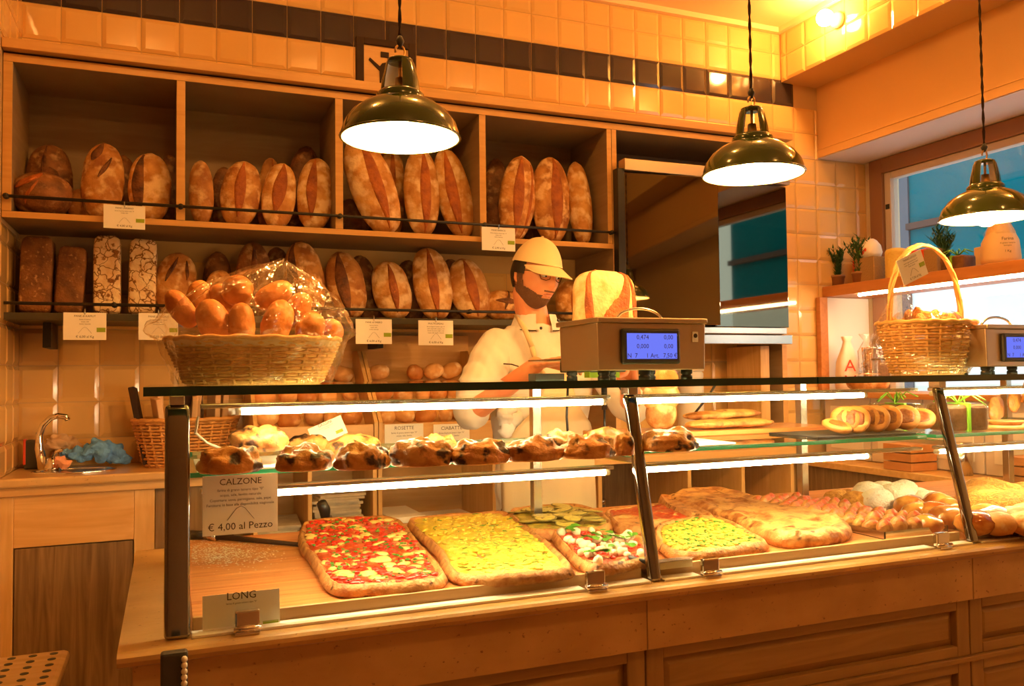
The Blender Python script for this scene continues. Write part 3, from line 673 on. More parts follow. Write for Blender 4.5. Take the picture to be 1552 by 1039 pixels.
# stone
ss = thing('stone_slab', 'polished travertine slab with rounded edge under the display case', 'counter top', (0, 0, .868))
prof = [(1.745, .868), (1.725, .868), (1.714, .873), (1.709, .882), (1.711, .890), (1.718, .895), (1.728, .897), (2.72, .897), (2.72, .868)]
mb = MB(); mb.prism([(y, z-.868) for y, z in prof], -.085, CXE, axis='x'); mb.build('slab', 'travertine', ss)
xs = [-.06, 1.05, 2.12, CXE-.02]
for i in range(3): bx('fascia', xs[i], xs[i+1]-.002, 1.742, 1.76, .747-.868, -.002, 'travertine', ss, .002)
bx('side_fascia', -.06, -.042, 1.762, 2.64, .747-.868, -.002, 'travertine', ss, .002)

# display case
ZSL, ZG = .897, 1.3835
GT = 'glass display case with steel posts lit by tubes'
dc = thing('display_case', GT, 'display case', (0, 0, ZSL))
def db(name, x0, x1, y0, y1, z0, z1, m, bevel=0.0, p=None): return bx(name, x0, x1, y0, y1, z0-ZSL, z1-ZSL, m, p or dc, bevel)
def edged_glass(name, x0, x1, y0, y1, z0, z1, m, em):
    o = MB().box(x0, x1, y0, y1, z0-ZSL, z1-ZSL).build(name, [m, em], dc)
    for p in o.data.polygons:
        if abs(p.normal.z) < .5: p.material_index = 1
    return o
edged_glass('top_glass', -.045, 1.628, 1.80, 2.52, ZG-.0185, ZG, 'glass_top', 'glass_edge')
edged_glass('top_glass', 1.632, CXE, 1.80, 2.52, ZG-.0185, ZG, 'glass_top', 'glass_edge')
PXS = [.018, 1.09, 2.16, 3.235]
YB_, YT_ = 1.772, 1.878
def ypost(z): return YB_+(YT_-YB_)*(z-ZSL)/(1.345-ZSL)
for i, x in enumerate(PXS):
    h = .024 if i == 0 else .0165
    mb = MB(); d = .012
    v = []
    for z in (ZSL+.001, 1.345):
        y = ypost(z); v += [(x-h, y-d, z-ZSL), (x+h, y-d, z-ZSL), (x+h, y+d, z-ZSL), (x-h, y+d, z-ZSL)]
    mb.add(v, [(0,1,2,3), (4,5,6,7), (0,1,5,4), (1,2,6,5), (2,3,7,6), (3,0,4,7)])
    mb.build('front_post', 'post_steel', dc, smooth=True, bevel=.0085, seg=4)
    db('post_head', x-.014, x+.014, YT_-.02, YT_+.02, 1.345, ZG-.0185, 'steel', .002)
    db('rear_post', x-.015, x+.015, 2.46, 2.49, ZSL, ZG-.0185, 'steel', .002)
    db('shelf_arm', x-.008, x+.008, ypost(1.18)+.012, 2.46, 1.172, 1.188, 'steel', .002)
for i in range(3):
    a, b = PXS[i]+.019, PXS[i+1]-.019
    if i == 0: a += .007
    # raking front pane
    v = []
    for z in (ZSL+.012, 1.352):
        y = ypost(z); v += [(a, y-.003, z-ZSL), (b, y-.003, z-ZSL), (b, y+.003, z-ZSL), (a, y+.003, z-ZSL)]
    MB().add(v, [(0,1,2,3), (4,5,6,7), (0,1,5,4), (1,2,6,5), (2,3,7,6), (3,0,4,7)]).build('front_pane', 'glass', dc)
    db('glass_track', a, b, 1.756, 1.794, ZSL, ZSL+.006, 'white_plastic', .001)
    # shelf
    edged_glass('shelf_glass', a, b, 1.905, 2.45, 1.19, 1.2005, 'glass', 'glass_edge_lit')
    # tubes under the top and under the shelf
    for z, y in ((1.326, 1.935), (1.146, 1.925)):
        db('tube_channel', a+.02, b-.01, y-.013, y+.015, z+.008, z+.018, 'steel', .002)
        x0 = a+(.105 if i == 0 else .03); x1 = b-.03 if i != 1 else b-.22
        MB().tube([(x0, y, z-ZSL), (x1, y, z-ZSL)], .0072, 10).build('light_tube', 'tube', dc, True)
        for q in (x0-.012, x1): MB().tube([(q, y, z-ZSL), (q+.012, y, z-ZSL)], .0078, 10).build('tube_cap', 'white_plastic', dc, True)
# left end pane
v = [(.0, ypost(.91)+.012, .012), (.0, 2.46, .012), (.0, 2.46, ZG-.019-ZSL), (.0, ypost(1.345)+.012, ZG-.019-ZSL)]
MB().add(v+[(p[0]+.006, p[1], p[2]) for p in v], [(0,1,2,3), (4,5,6,7), (0,1,5,4), (1,2,6,5), (2,3,7,6), (3,0,4,7)]).build('end_pane', 'glass', dc)
# chrome clamps along the foot of the panes
for x in (.146, .918, 1.236, 2.014, 2.355):
    db('clamp', x-.024, x+.024, 1.736, 1.792, ZSL+.0005, ZSL+.008, 'chrome', .002); c = db('clamp_jaw', x-.024, x+.024, 1.745, 1.762, ZSL+.008, ZSL+.046, 'chrome', .004)
    MB().tube([(x-.026, 1.742, .012), (x+.026, 1.742, .012)], .0055, 8).build('clamp_pin', 'chrome', dc, True)
# cable loop below the top glass
MB().tube([(1.17,2.40,ZG-.03-ZSL),(1.17,2.41,ZG-.12-ZSL),(1.17,2.40,ZG-.20-ZSL)], .004, 6).build('cable', 'black', dc, True)
MB().tube([(1.30,2.40,ZG-.03-ZSL),(1.30,2.40,ZG-.10-ZSL)], .010, 8).build('plug', 'black', dc, True)
MB().tube([(1.30,2.40,ZG-.10-ZSL),(1.305,2.41,ZG-.17-ZSL),(1.315,2.41,ZG-.21-ZSL)], .004, 6).build('cable', 'black', dc, True)
MB().tube([(1.36,2.42,ZG-.02-ZSL),(1.40,2.42,ZG-.07-ZSL),(1.46,2.42,ZG-.085-ZSL)], .003, 6).build('cable', 'black', dc, True)
MB().tube([(1.75,2.42,ZG-.02-ZSL),(1.71,2.42,ZG-.07-ZSL),(1.66,2.42,ZG-.12-ZSL)], .004, 6).build('cable', 'black', dc, True)
MB().tube([(.06,1.93,.42),(.055,1.95,.385),(.08,1.98,.36),(.11,2.0,.345)], .003, 6).build('cable', 'white_plastic', dc, True)

# wooden boards on the slab
def tray(x0, x1, label, y0=1.797, y1=2.70):
    t = thing('serving_board', label, 'board', ((x0+x1)/2, (y0+y1)/2, ZSL)); hx, hy = (x1-x0)/2, (y1-y0)/2
    n = 7; wd = 2*hy/n
    for i in range(n): bx('plank', -hx, hx, -hy+.012+i*(2*hy-.012)/n, -hy+.012+(i+1)*(2*hy-.012)/n-.0008, 0, .022, 'board_wood', t, .0012)
    bx('front_ledge', -hx, hx, -hy, -hy+.012, 0, .030, 'ledge_wood', t, .002)
    return t
ZBD = ZSL+.022
tray(.047, 1.068, 'long wooden board carrying the tomato and potato pizzas')
tray(1.112, 2.138, 'long wooden board carrying the white focaccia and pastry tray')
tray(2.182, 3.20, 'long wooden board carrying the crumble buns')
# white paper lining on the glass shelf
for a, b, l in ((.058, 1.066, 'white paper lining under the calzoni on the first glass shelf'), (1.112, 1.47, 'white paper lining under the last calzone on the second glass shelf')):
    mb = MB(); n = 20; vs = []
    pts = [(a, 1.915), (b-.03, 1.915), (b, 1.95), (b, 2.20), (a, 2.20)]
    mb.prism([(x-a, y-1.9) for x, y in pts], 0, .0025); o = mb.build('paper_sheet', 'paper'); o.location = (a, 1.9, 1.2006); tag(o, l, 'paper')
# ================================================================== calzoni on the glass shelf
ZPP = 1.2032
def calzone_mesh(seed, L, W, Hh):
    mb = MB(); n, m = 22, 40; vs = []
    for i in range(n+1):
        th = PI*i/n
        for k in range(m):
            ph = 2*PI*k/m; x = math.sin(th)*math.cos(ph); y = math.sin(th)*math.sin(ph); z = math.cos(th)
            x = math.copysign(abs(x)**.85, x); z = math.copysign(abs(z)**.8, z)
            q = 1+.22*noise.noise(Vector((x*1.8+seed*7, y*1.8, z*1.5+seed)))+.12*noise.noise(Vector((x*4.5+seed, y*4.5, z*4.5)))+.05*noise.noise(Vector((x*11+seed, y*11, z*11)))
            if z > 0: z += .22*math.exp(-((y-.15*math.sin(3*x+seed))/.22)**2)*(1-x*x)*(.6+.4*math.sin(8*x+seed*2))
            z = max(z, -.42)
            if z < -.3: q = 1+.10*noise.noise(Vector((x*1.8+seed*7, y*1.8, seed)))
            vs.append((x*L/2*q, y*W/2*q*(1-.2*x*x), (z+.42)*Hh/1.5*(q if z > 0 else 1)))
    fs = [(i*m+k, (i+1)*m+k, (i+1)*m+(k+1) % m, i*m+(k+1) % m) for i in range(n) for k in range(m)]
    return mb.add(vs, fs)
GC = 'calzoni on the glass shelf'
def calzone(x0, x1, y0, y1, label, dz=0.0, seed=1, back=0.0, rz=0.0):
    z = ZPP+dz; c = PZ((x0+x1)/2, y1, z)
    if dz: c = PY((x0+x1)/2, y1, 1.97); c.z = z
    W = abs(PY(x1, y1, c.y).x-PY(x0, y1, c.y).x); Hh = PY(x0, y0, c.y).z-PY(x0, y1, c.y).z
    o = calzone_mesh(seed, W, W*.72, max(Hh, .05)).build('calzone', 'calzone', None, True)
    lo = min(v.co.z for v in o.data.vertices)
    o.location = (c.x, c.y+W*.30, z-lo); o.rotation_euler = (0, 0, rz); tag(o, label, 'calzone', GC); return o
CZ = [(303,397,676,718,'scorched calzone at the shelf end above the calzone sign',0,0),
 (350,440,652,690,'heavily scorched calzone resting on top of two others',.030,0),
 (420,512,680,714,'pale calzone with a spinach filling peeping out',0,0), (440,503,660,690,'small calzone in the back row behind the spinach one',0,1), (513,596,682,712,'crimped calzone with a peaked top, second beside the spinach one',0,0),
 (502,586,664,694,'calzone with a scorched edge in front of the grissini bag',0,1), (598,696,668,707,'long folded calzone with an open cheesy side',0,0),(640,700,664,690,'pale calzone behind the long folded one',0,1), (694,778,668,704,'brown peaked calzone below the ciabatte card',0,0),
 (776,862,664,699,'plump calzone with a dark seam below the baker’s apron',0,0),(826,885,654,685,'calzone in the back row below the hanging cable',0,1), (863,938,664,695,'round calzone with a black blister',0,0), (893,962,652,682,'dark baked calzone in the back row next to the steel post',0,1), (936,968,664,690,'calzone partly hidden by the chrome post',0,0),
 (988,1068,658,684,'lone calzone at the end of the paper past the chrome post',0,0)]
for i, (x0, x1, y0, y1, l, dz, bk) in enumerate(CZ): calzone(x0, x1, y0, y1, l, dz, i+1, bk, rnd.uniform(-.25, .25))

# ================================================================== pizzas on the boards
def smooth_closed(pts, sub=8):
    n = len(pts); out = []
    for i in range(n):
        p0, p1, p2, p3 = (Vector(pts[(i+j-1) % n]) for j in range(4))
        for s in range(sub):
            t = s/sub; out.append(.5*((2*p1)+(p2-p0)*t+(2*p0-5*p1+4*p2-p3)*t*t+(3*p1-p0-3*p2+p3)*t**3))
    return out
def inside(p, poly):
    r = False; n = len(poly)
    for i in range(n):
        a, b = poly[i], poly[(i+1) % n]
        if (a[1] > p[1]) != (b[1] > p[1]) and p[0] < (b[0]-a[0])*(p[1]-a[1])/(b[1]-a[1])+a[0]: r = not r
    return r
class Pizza:
    def __init__(s, name, label, px, th=.022, rim=.008, rimw=.020, crust='pizza_crust', top=None, seed=1, z=None, lump=.004, grp=None, cat='pizza'):
        z = ZBD if z is None else z; s.z = z
        W = [PZ(x, y, z) for x, y in px]; cx = sum(p.x for p in W)/len(W); cy = sum(p.y for p in W)/len(W); s.c = Vector((cx, cy, z))
        s.out = smooth_closed([(p.x-cx, p.y-cy, 0) for p in W], 9)
        s.t = thing(name, label, cat, s.c, 0, grp); s.th = th; s.seed = seed; s.lump = lump
        n = len(s.out); rad = sum(p.length for p in s.out)/n
        def ring(inset, zz):
            r = []
            for i, p in enumerate(s.out):
                a, b = s.out[i-1], s.out[(i+1) % n]; tg = (b-a).normalized(); nr = Vector((tg.y, -tg.x, 0))
                if nr.dot(p) < 0: nr = -nr
                wv = .004*noise.noise(Vector((p.x*14+seed, p.y*14, seed)))
                q = p-nr*(inset+wv)
                r.append(Vector((q.x, q.y, zz+lump*noise.noise(Vector((q.x*16+seed, q.y*16, 1))))))
            return r
        def shrink(f, zz): return [Vector((p.x*f, p.y*f, zz+lump*noise.noise(Vector((p.x*f*16+seed, p.y*f*16, 1))))) for p in base]
        rs = [ring(.006, 0), ring(-.002, th*.4), ring(.003, th*.85), ring(rimw*.45, th+rim), ring(rimw*.85, th+rim*.4)]
        for v in rs[0]: v.z = 0
        base = ring(rimw, th); s.base = base; rs.append(base)
        for f in (.8, .6, .4, .2): rs.append(shrink(f, th))
        mb = MB(); vs = [v for r in rs for v in r]; m = n
        fs = [(i*m+k, i*m+(k+1) % m, (i+1)*m+(k+1) % m, (i+1)*m+k) for i in range(len(rs)-1) for k in range(m)]
        vs.append(Vector((0, 0, th))); ce = len(vs)-1; l = (len(rs)-1)*m
        fs += [(l+k, l+(k+1) % m, ce) for k in range(m)]; fs.append(tuple(range(m))[::-1])
        mb.add(vs, fs).build('crust', crust, s.t, True)
        if top:
            rs = [[Vector((p.x*f*(1+.05*noise.noise(Vector((k*.5, f, seed)))), p.y*f*(1+.05*noise.noise(Vector((k*.5, f, seed)))), th+.0035-(.006 if f > .99 else 0)+2.0*lump*noise.noise(Vector((p.x*f*24+seed, p.y*f*24, 3))))) for k, p in enumerate(base)] for f in (1.0, .97, .86, .74, .6, .46, .32, .16)]
            mb = MB(); vs = [v for r in rs for v in r]; fs = [(i*m+k, i*m+(k+1) % m, (i+1)*m+(k+1) % m, (i+1)*m+k) for i in range(len(rs)-1) for k in range(m)]
            vs.append(Vector((0, 0, th+.003))); ce = len(vs)-1; l = (len(rs)-1)*m; fs += [(l+k, l+(k+1) % m, ce) for k in range(m)]
            mb.add(vs, fs).build('topping', top, s.t, True)
    def scatter(s, name, m, count, r, zs=.5, edge=.95, lift=.004, amp=.35, kind='blob'):
        rg = random.Random(s.seed*31+count); mb = MB(); xs = [p.x for p in s.base]; ys = [p.y for p in s.base]; poly = [(p.x*edge, p.y*edge) for p in s.base]; k = 0; tries = 0
        while k < count and tries < count*20:
            tries += 1; x, y = rg.uniform(min(xs), max(xs)), rg.uniform(min(ys), max(ys))
            if not inside((x, y), poly): continue
            rr = r*rg.uniform(.6, 1.35); rot = Matrix.Rotation(rg.uniform(0, PI), 3, 'Z') @ Matrix.Rotation(rg.uniform(-.3, .3), 3, 'X'); k += 1
            if kind == 'leaf':
                L, W = rr, rr*.55; pts = [(-L, 0, 0), (-.4*L, W, .25*W), (.5*L, .8*W, .3*W), (L, 0, 0), (.5*L, -.8*W, .3*W), (-.4*L, -W, .25*W), (0, 0, 0)]
                mb.add([rot @ Vector(p)+Vector((x, y, s.th+lift)) for p in pts], [(0,1,6),(1,2,6),(2,3,6),(3,4,6),(4,5,6),(5,0,6)])
            elif kind == 'sprig':
                a = rot @ Vector((rr, 0, 0)); b = rot @ Vector((0, rr*.3, 0)); c = Vector((x, y, s.th+lift+.003))
                mb.tube([c-a, c+b*.4, c+a], .0011, 4)
            else: mb.blob((x, y, s.th+lift), (rr, rr*rg.uniform(.6, 1), rr*zs), 4, 7, amp, rg.random()*50, rot=rot)
        return stuff(mb.build(name, m, s.t, kind == 'blob'))
p = Pizza('pizza', 'long tomato pizza with mozzarella and chopped parsley', [(484,799),(548,795),(606,800),(640,838),(676,884),(640,901),(560,906),(500,903),(476,868),(453,832),(458,806)], top='tomato', seed=1)
p.scatter('tomato_chunks', 'tomato_bit', 300, .011, .45, edge=1.0); p.scatter('melted_cheese', 'cheese_melt', 80, .019, .30); p.scatter('parsley', 'herb', 170, .0055, .35, lift=.009)
p = Pizza('pizza', 'long yellow potato pizza with rosemary needles', [(622,798),(700,790),(770,789),(812,818),(866,868),(858,879),(790,888),(716,891),(678,880),(660,846),(628,815)], top='potato', seed=2)
p.scatter('potato_shreds', 'potato', 420, .011, .35); p.scatter('rosemary_needles', 'herb', 60, .009, kind='sprig', lift=.006)
p = Pizza('pizza', 'zucchini pizza slab with grilled round slices at the back of the board', [(772,786),(830,778),(890,780),(926,800),(920,812),(860,820),(800,818),(780,804)], top='zucchini_top', seed=3, th=.026)
# grilled slices are countable rounds
def slices(pz, n, r):
    rg = random.Random(5); xs = [q.x for q in pz.base]; ys = [q.y for q in pz.base]; k = 0; poly = [(q.x*.93, q.y*.93) for q in pz.base]
    me = None
    while k < n:
        x, y = rg.uniform(min(xs), max(xs)), rg.uniform(min(ys), max(ys))
        if not inside((x, y), poly): continue
        if me is None:
            o = MB().lathe([(0, .003), (r*.86, .003), (r, .0015), (r*.98, 0), (0, 0)], 14).build('zucchini_slice', ['zucchini', 'zucchini_skin'], pz.t, True); me = o.data
            for f in me.polygons:
                if math.hypot(f.center.x, f.center.y) > r*.8: f.material_index = 1
        else: o = bpy.data.objects.new('zucchini_slice', me); C.objects.link(o); o.parent = pz.t
        o.location = (x, y, pz.th+.004+.0009*k/2); o.rotation_euler = (rg.uniform(-.12, .12), rg.uniform(-.12, .12), rg.uniform(0, 6)); o.scale = (1, rg.uniform(.7, 1), 1); k += 1
slices(p, 34, .036)
p = Pizza('pizza', 'pizza slab with mozzarella lumps, fresh basil and tomato in front of the chrome post', [(838,818),(880,812),(930,822),(975,828),(990,858),(960,866),(905,875),(874,864),(852,842)], top='tomato', seed=4)
p.scatter('mozzarella_lumps', 'mozzarella', 46, .016, .7, lift=.010); p.scatter('basil_leaves', 'basil', 22, .022, kind='leaf', lift=.020, edge=.9); p.scatter('tomato_chunks', 'tomato_bit', 60, .009, .5)
p = Pizza('pizza', 'red tomato pizza slab at the back behind the chrome post', [(920,784),(985,776),(1040,778),(1054,796),(1000,802),(930,800)], top='tomato', seed=5)
p = Pizza('pizza', 'folded pizza slice with a pale crust lying behind the mozzarella pizza', [(924,800),(960,798),(985,806),(975,816),(940,812)], seed=15, th=.03)
p = Pizza('pizza', 'yellow egg pizza with chopped herbs in front of the focaccia', [(1000,806),(1060,794),(1100,798),(1148,824),(1163,836),(1110,846),(1050,853),(1010,846),(992,826)], top='egg_top', seed=6)
p.scatter('herb_flecks', 'herb', 150, .0055, .35, lift=.006); p.scatter('egg_curds', 'egg_top', 200, .011, .4)
p = Pizza('focaccia', 'big plain white focaccia sheet with a sage leaf', [(1012,762),(1080,752),(1140,764),(1200,778),(1262,796),(1289,812),(1280,822),(1215,832),(1165,826),(1110,800),(1060,782)], crust='focaccia', seed=7, th=.036, rim=.006, rimw=.05, lump=.012, cat='focaccia')
mbl = MB(); mbl.add([(-.05,0,0),(-.01,.009,.003),(.05,.002,.001),(-.01,-.009,.003)], [(0,1,2,3)]); c = PZ(1205, 806, ZBD+.045)-p.c
mbl.build('sage_leaf', 'rosemary', p.t, loc=(c.x, c.y, c.z+.004), rot=(0, 0, .5))
p = Pizza('focaccia', 'dark-edged folded focaccia slice tucked under the white sheet', [(1000,764),(1030,768),(1070,788),(1085,800),(1050,796),(1010,780)], crust='pizza_crust', seed=8, th=.03, cat='focaccia')
# serving blade by the post
kb = thing('cake_slice', 'steel serving blade lying beside the mozzarella pizza', 'utensil', PZ(1000, 862, ZBD)); MB().prism([(-.03,-.012),(.08,-.01),(.105,.006),(.08,.02),(-.03,.014)], .018, .0195).build('blade', 'steel', kb); MB().tube([(-.03,0,.018),(-.07,.03,.03)], .006, 8).build('handle', 'dark_grey', kb, True)
MB().box(-.03,.09,-.008,.012,.0,.018).build('blade_rest', 'mozzarella', kb)
# long peel with dark blade at the left end
a, b = PZ(290, 816, ZBD), PZ(452, 829, ZBD)
pl = thing('pizza_knife', 'long wooden-handled pizza knife lying across the board', 'utensil', a); d = b-a
MB().tube([d*.25+Vector((0,0,.012)), d+Vector((0,0,.008))], [.009,.006], 8).build('handle', 'frame_wood', pl, True)
MB().tube([Vector((0,0,.012)), d*.14+Vector((0,0,.014))], [.014,.012], 8).build('grip', 'black', pl, True); MB().tube([d*.14+Vector((0,0,.013)), d*.25+Vector((0,0,.012))], [.012,.014], 8).build('ferrule', 'steel', pl, True)
# flour on the bare end of the board
mb = MB(); rg = random.Random(3)
for i in range(1100):
    q = PZ(330+rg.gauss(0, 42), 838+rg.gauss(0, 9), ZBD); r_ = rg.uniform(.0012, .0038)
    if q.x > .06: mb.blob((q.x-.2, q.y-2.3, .0004), (r_, r_*rg.uniform(.7, 1.4), .0006), 2, 5)
o = stuff(mb.build('spilled_flour', 'sugar')); o.location = (.2, 2.3, ZBD); o['label'] = 'white flour spilled on the bare end of the board'; o['category'] = 'flour'
tg_ = thing('serving_tongs', 'black handled tongs standing behind the tomato pizza', 'utensil', PZ(497, 800, ZBD)+Vector((0,.06,0)))
MB().tube([(0.01,.03,0),(0,0,.05),(-.012,-.01,.075)], [.012,.019,.016], 10).build('grip', 'black', tg_, True); MB().tube([(0.03,.08,.012),(0.01,.03,.01)], .009, 8).build('jaw', 'dark_grey', tg_, True)

# ================================================================== pastry tray
cs = [PZ(1142,763,.93), PZ(1206,756,.93), PZ(1420,798,.93), PZ(1346,815,.93)]
tx0, tx1, ty0, ty1 = 1.885, 2.13, 1.83, 2.48
at = thing('baking_tray', 'shallow aluminium tray full of little ham rolls', 'tray', ((tx0+tx1)/2, (ty0+ty1)/2, ZBD)); hx, hy = (tx1-tx0)/2, (ty1-ty0)/2
bx('tray_floor', -hx, hx, -hy, hy, 0, .002, 'steel', at)
for n_, q in (('tray_wall',(-hx,-hx+.003,-hy,hy)),('tray_wall',(hx-.003,hx,-hy,hy)),('tray_wall',(-hx,hx,-hy,-hy+.003)),('tray_wall',(-hx,hx,hy-.003,hy))): bx(n_, *q, 0, .022, 'steel', at)
def bunlet(name, prof_r, h, m, seed):
    return MB().blob((0, 0, h*.45), (prof_r, prof_r, h*.55), 8, 12, .12, seed)
src = None; rg = random.Random(9)
for r in range(4):
    for i in range(13):
        x = tx0+.035+r*.057; y = ty0+.035+i*.047
        if src is None:
            src = MB().blob((0,0,.020), (.027,.019,.020), 8, 12, .1, 2).build('ham_roll', 'pastry', None, True); tag(src, 'little ham roll on the aluminium tray', 'pastry', 'little ham rolls on the aluminium tray')
            MB().blob((0,-.004,.029), (.017,.013,.013), 6, 10, .2, 4).build('ham', 'ham', src, True); o = src
        else: o = copy_tree(src)
        o.location = (x, y, ZBD+.0022); o.rotation_euler = (rg.uniform(-.15,.15), 0, rg.uniform(-.3, .3)); q = rg.uniform(.9, 1.12); o.scale = (q, q, q*rg.uniform(.9,1.3))
def buns(spots, name, label, grp, m, r, h, cat, amp=.15, zs=ZBD, extra=None):
    first = None
    for i, (x, y) in enumerate(spots):
        c = PZ(x, y, zs)
        if first is None:
            o = MB().blob((0, 0, h*.42), (r, r, h*.58), 9, 14, amp, i+3).build(name, m, None, True); first = o; tag(o, label, cat, grp)
            if extra: extra(o)
        else: o = copy_tree(first)
        o.location = c; o.rotation_euler = (0, 0, i*1.7); q = 1+.12*math.sin(i*2.3); o.scale = (q, q, q)
buns([(1330,772),(1362,766),(1392,766),(1340,762),(1370,758),(1408,772),(1318,764)], 'sugar_bun', 'bun coated in white icing sugar behind the ham rolls', 'icing sugar buns', 'sugar', .058, .075, 'bun', .12)
buns([(1268,764),(1300,770),(1284,760)], 'crumble_bun', 'golden crumble-topped bun next to the sugar buns', 'golden crumble buns beside the sugar buns', 'crumble', .045, .055, 'bun', .2)
buns([(1392,790),(1418,792),(1406,806),(1436,798),(1380,778),(1440,780),(1424,776)], 'brioche_bun', 'shiny brown brioche bun by the chrome post', 'shiny brioche buns', 'brioche', .052, .062, 'bun', .12)
buns([(1478,806),(1500,798)], 'brioche_bun', 'glazed brioche beyond the chrome post on the crumble bun board', 'glazed brioches on the crumble bun board', 'brioche', .058, .065, 'bun', .12)
buns([(1490,772),(1516,770),(1545,772),(1505,784),(1535,782),(1575,776),(1500,763),(1560,764)], 'crumb_bun', 'large yellow crumb-topped bun on the far board', 'large crumb-topped buns on the far board', 'crumble', .085, .085, 'bun', .12)
buns([(1512,806),(1540,800),(1526,794),(1560,793),(1556,806)], 'finger_roll', 'pale finger roll in front of the crumb buns', 'pale finger rolls', 'roll_flour', .055, .06, 'bun', .1)

# ================================================================== second glass shelf: little focaccias, cakes
ZS2 = 1.2006
sl = thing('slate_plate', 'dark slate plate under the little round focaccias', 'plate', (1.97, 2.06, ZS2)); MB().box(-.20, .19, -.10, .12, 0, .006).build('slate', 'slate', sl, bevel=.002)
fsrc = None
fd = [(1268,655,20),(1282,652,60),(1296,654,62),(1312,653,62),(1326,656,62),(1345,658,58),(1320,648,30),(1372,658,55),(1350,648,20),(1396,656,40)]
for i, (x, y, tl) in enumerate(fd):
    if fsrc is None:
        fsrc = MB().lathe([(0,0),(.034,.0),(.044,.006),(.045,.014),(.038,.021),(.026,.019),(0,.017)], 22, wob=lambda a, z: 1+.03*math.sin(3*a)).build('round_focaccia', 'roll', None, True); tag(fsrc, 'little round focaccia with a browned centre on the slate plate', 'focaccia', 'little round focaccias on the slate plate')
        MB().lathe([(0,.0185),(.018,.0200),(.025,.0209),(.027,.0195)], 18, wob=lambda a, z: 1+.08*math.sin(5*a)).build('baked_centre', 'baked_centre', fsrc, True); o = fsrc
    else: o = copy_tree(fsrc)
    yy = 2.005+.015*(i % 2)+(.07 if y < 650 else 0); c = PY(x, y, yy); o.location = (c.x, yy, ZS2+.008+.042*math.sin(R(tl)))
    o.rotation_euler = (R(tl), R(-10), R(-30)) if tl > 30 else (R(tl), 0, 0)
    o.location.z = ZS2+.0065+.0445*abs(math.sin(R(tl)))
def cake(x, y, Y, label, w_, h_):
    c = PY(x, y, Y); t = thing('wrapped_cake', label, 'cake', (c.x, Y, ZS2+.0008), R(-12), 'dark cakes tied with green ribbon')
    MB().box(-w_/2, w_/2, -.05, .05, 0, h_).build('cake', 'dark_cake', t, bevel=.012)
    MB().box(-w_/2-.003, w_/2+.003, -.053, .053, -.0006, h_+.003).build('wrap', 'cellophane', t, bevel=.012)
    MB().box(-.006, .006, -.0555, .0555, -.0007, h_+.0055).build('ribbon', 'ribbon', t, bevel=.001)
    mb = MB(); rg = random.Random(int(x))
    for i in range(9):
        a = rg.uniform(0, 2*PI); r = rg.uniform(.04, .09); p0 = Vector((0, 0, h_+.005)); p2 = Vector((r*math.cos(a), r*math.sin(a), h_+rg.uniform(-.005, .03))); p1 = (p0+p2)/2+Vector((0, 0, .03)); mb.tube([p0, p1, p2], .0022, 5)
    mb.build('ribbon_curls', 'ribbon', t, True)
cake(1358, 640, 2.30, 'dark wrapped cake with green ribbon behind the round focaccias', .17, .075); cake(1452, 648, 2.0, 'dark wrapped cake with green ribbon right of the chrome post', .15, .085)
pd = thing('wood_disc', 'small wooden disc carrying a tart at the shelf end', 'board', (PY(1530,650,2.0).x, 2.02, ZS2)); MB().lathe([(0,0),(.10,0),(.102,.005),(.10,.011),(0,.011)], 28).build('disc', 'pine_flat', pd, True)
o = MB().lathe([(0,0),(.05,0),(.06,.012),(.055,.015),(.048,.011),(0,.012)], 20).build('jam_tart', ['pastry','ham'], None, True); o.location = (pd.location.x-.01, 2.01, ZS2+.0113); tag(o, 'small tart on the wooden disc', 'tart')
for f in o.data.polygons:
    if f.center.z > .0105 and math.hypot(f.center.x, f.center.y) < .05: f.material_index = 1
pk = 0
for (x, y, z) in ((1512,638,.0),(1530,625,.035),(1545,612,.07),(1505,645,.0),(1552,640,.02),(1560,625,.05)):
    c = PY(x, y, 2.26); o = loaf('pastry_slice', 'rough brown pastry slice in the heap behind the tart', 'brown pastry slices behind the tart', (c.x, 2.26-.02*pk%.05, ZS2+z), .13, .075, .03, tilt=60, lean=20, seed=60+pk, m='pastry', scores=(), cat='pastry', amp=.2); pk += 1
# bread heap on the rear board
rb = thing('rear_board', 'reddish wooden board across the rear of the second shelf', 'board', (1.66, 2.33, 1.2008)); bx('board', -.42, .40, -.12, .11, 0, .016, 'board_wood', rb, .003)
ZRB = 1.2172
for i, (x0, x1, y, dz, l, m) in enumerate(((985,1030,668,.0,'long loaf at the bottom of the bread heap on the rear board','crust'),(980,1036,650,.055,'smooth loaf in the middle of the bread heap','crust_pale'),(982,1034,632,.105,'slashed loaf on top of the bread heap','crust_pale'))):
    c = PY((x0+x1)/2, y, 2.32); W = PY(x1, y, 2.32).x-PY(x0, y, 2.32).x
    loaf('bread_loaf', l, 'bread heap on the rear board', (c.x, 2.34, ZRB+dz), W, .10, .06, tilt=90, lean=0, seed=80+i, m=m, scores=((.2,.5,0,.2,.4),(.5,.8,0,.2,.4)) if i == 2 else (), roll=0)
for i, (x0, x1, y, dz) in enumerate(((1035,1110,664,.0),(1045,1125,652,.026),(1085,1165,662,.0),(1075,1160,655,.028))):
    c = PY((x0+x1)/2, y, 2.30); W = PY(x1, y, 2.3).x-PY(x0, y, 2.3).x
    loaf('focaccia_strip', ['long flat focaccia strip lying on the rear board','flat focaccia strip stacked on another on the rear board','shorter focaccia strip at the end of the rear board','short focaccia strip on top at the end of the rear board'][i], 'focaccia strips on the rear board', (c.x, 2.28+.05*(i % 2), ZRB+dz), W, .03, .10, tilt=90, lean=0, seed=90+i, m='focaccia', scores=(), cat='focaccia', amp=.12)
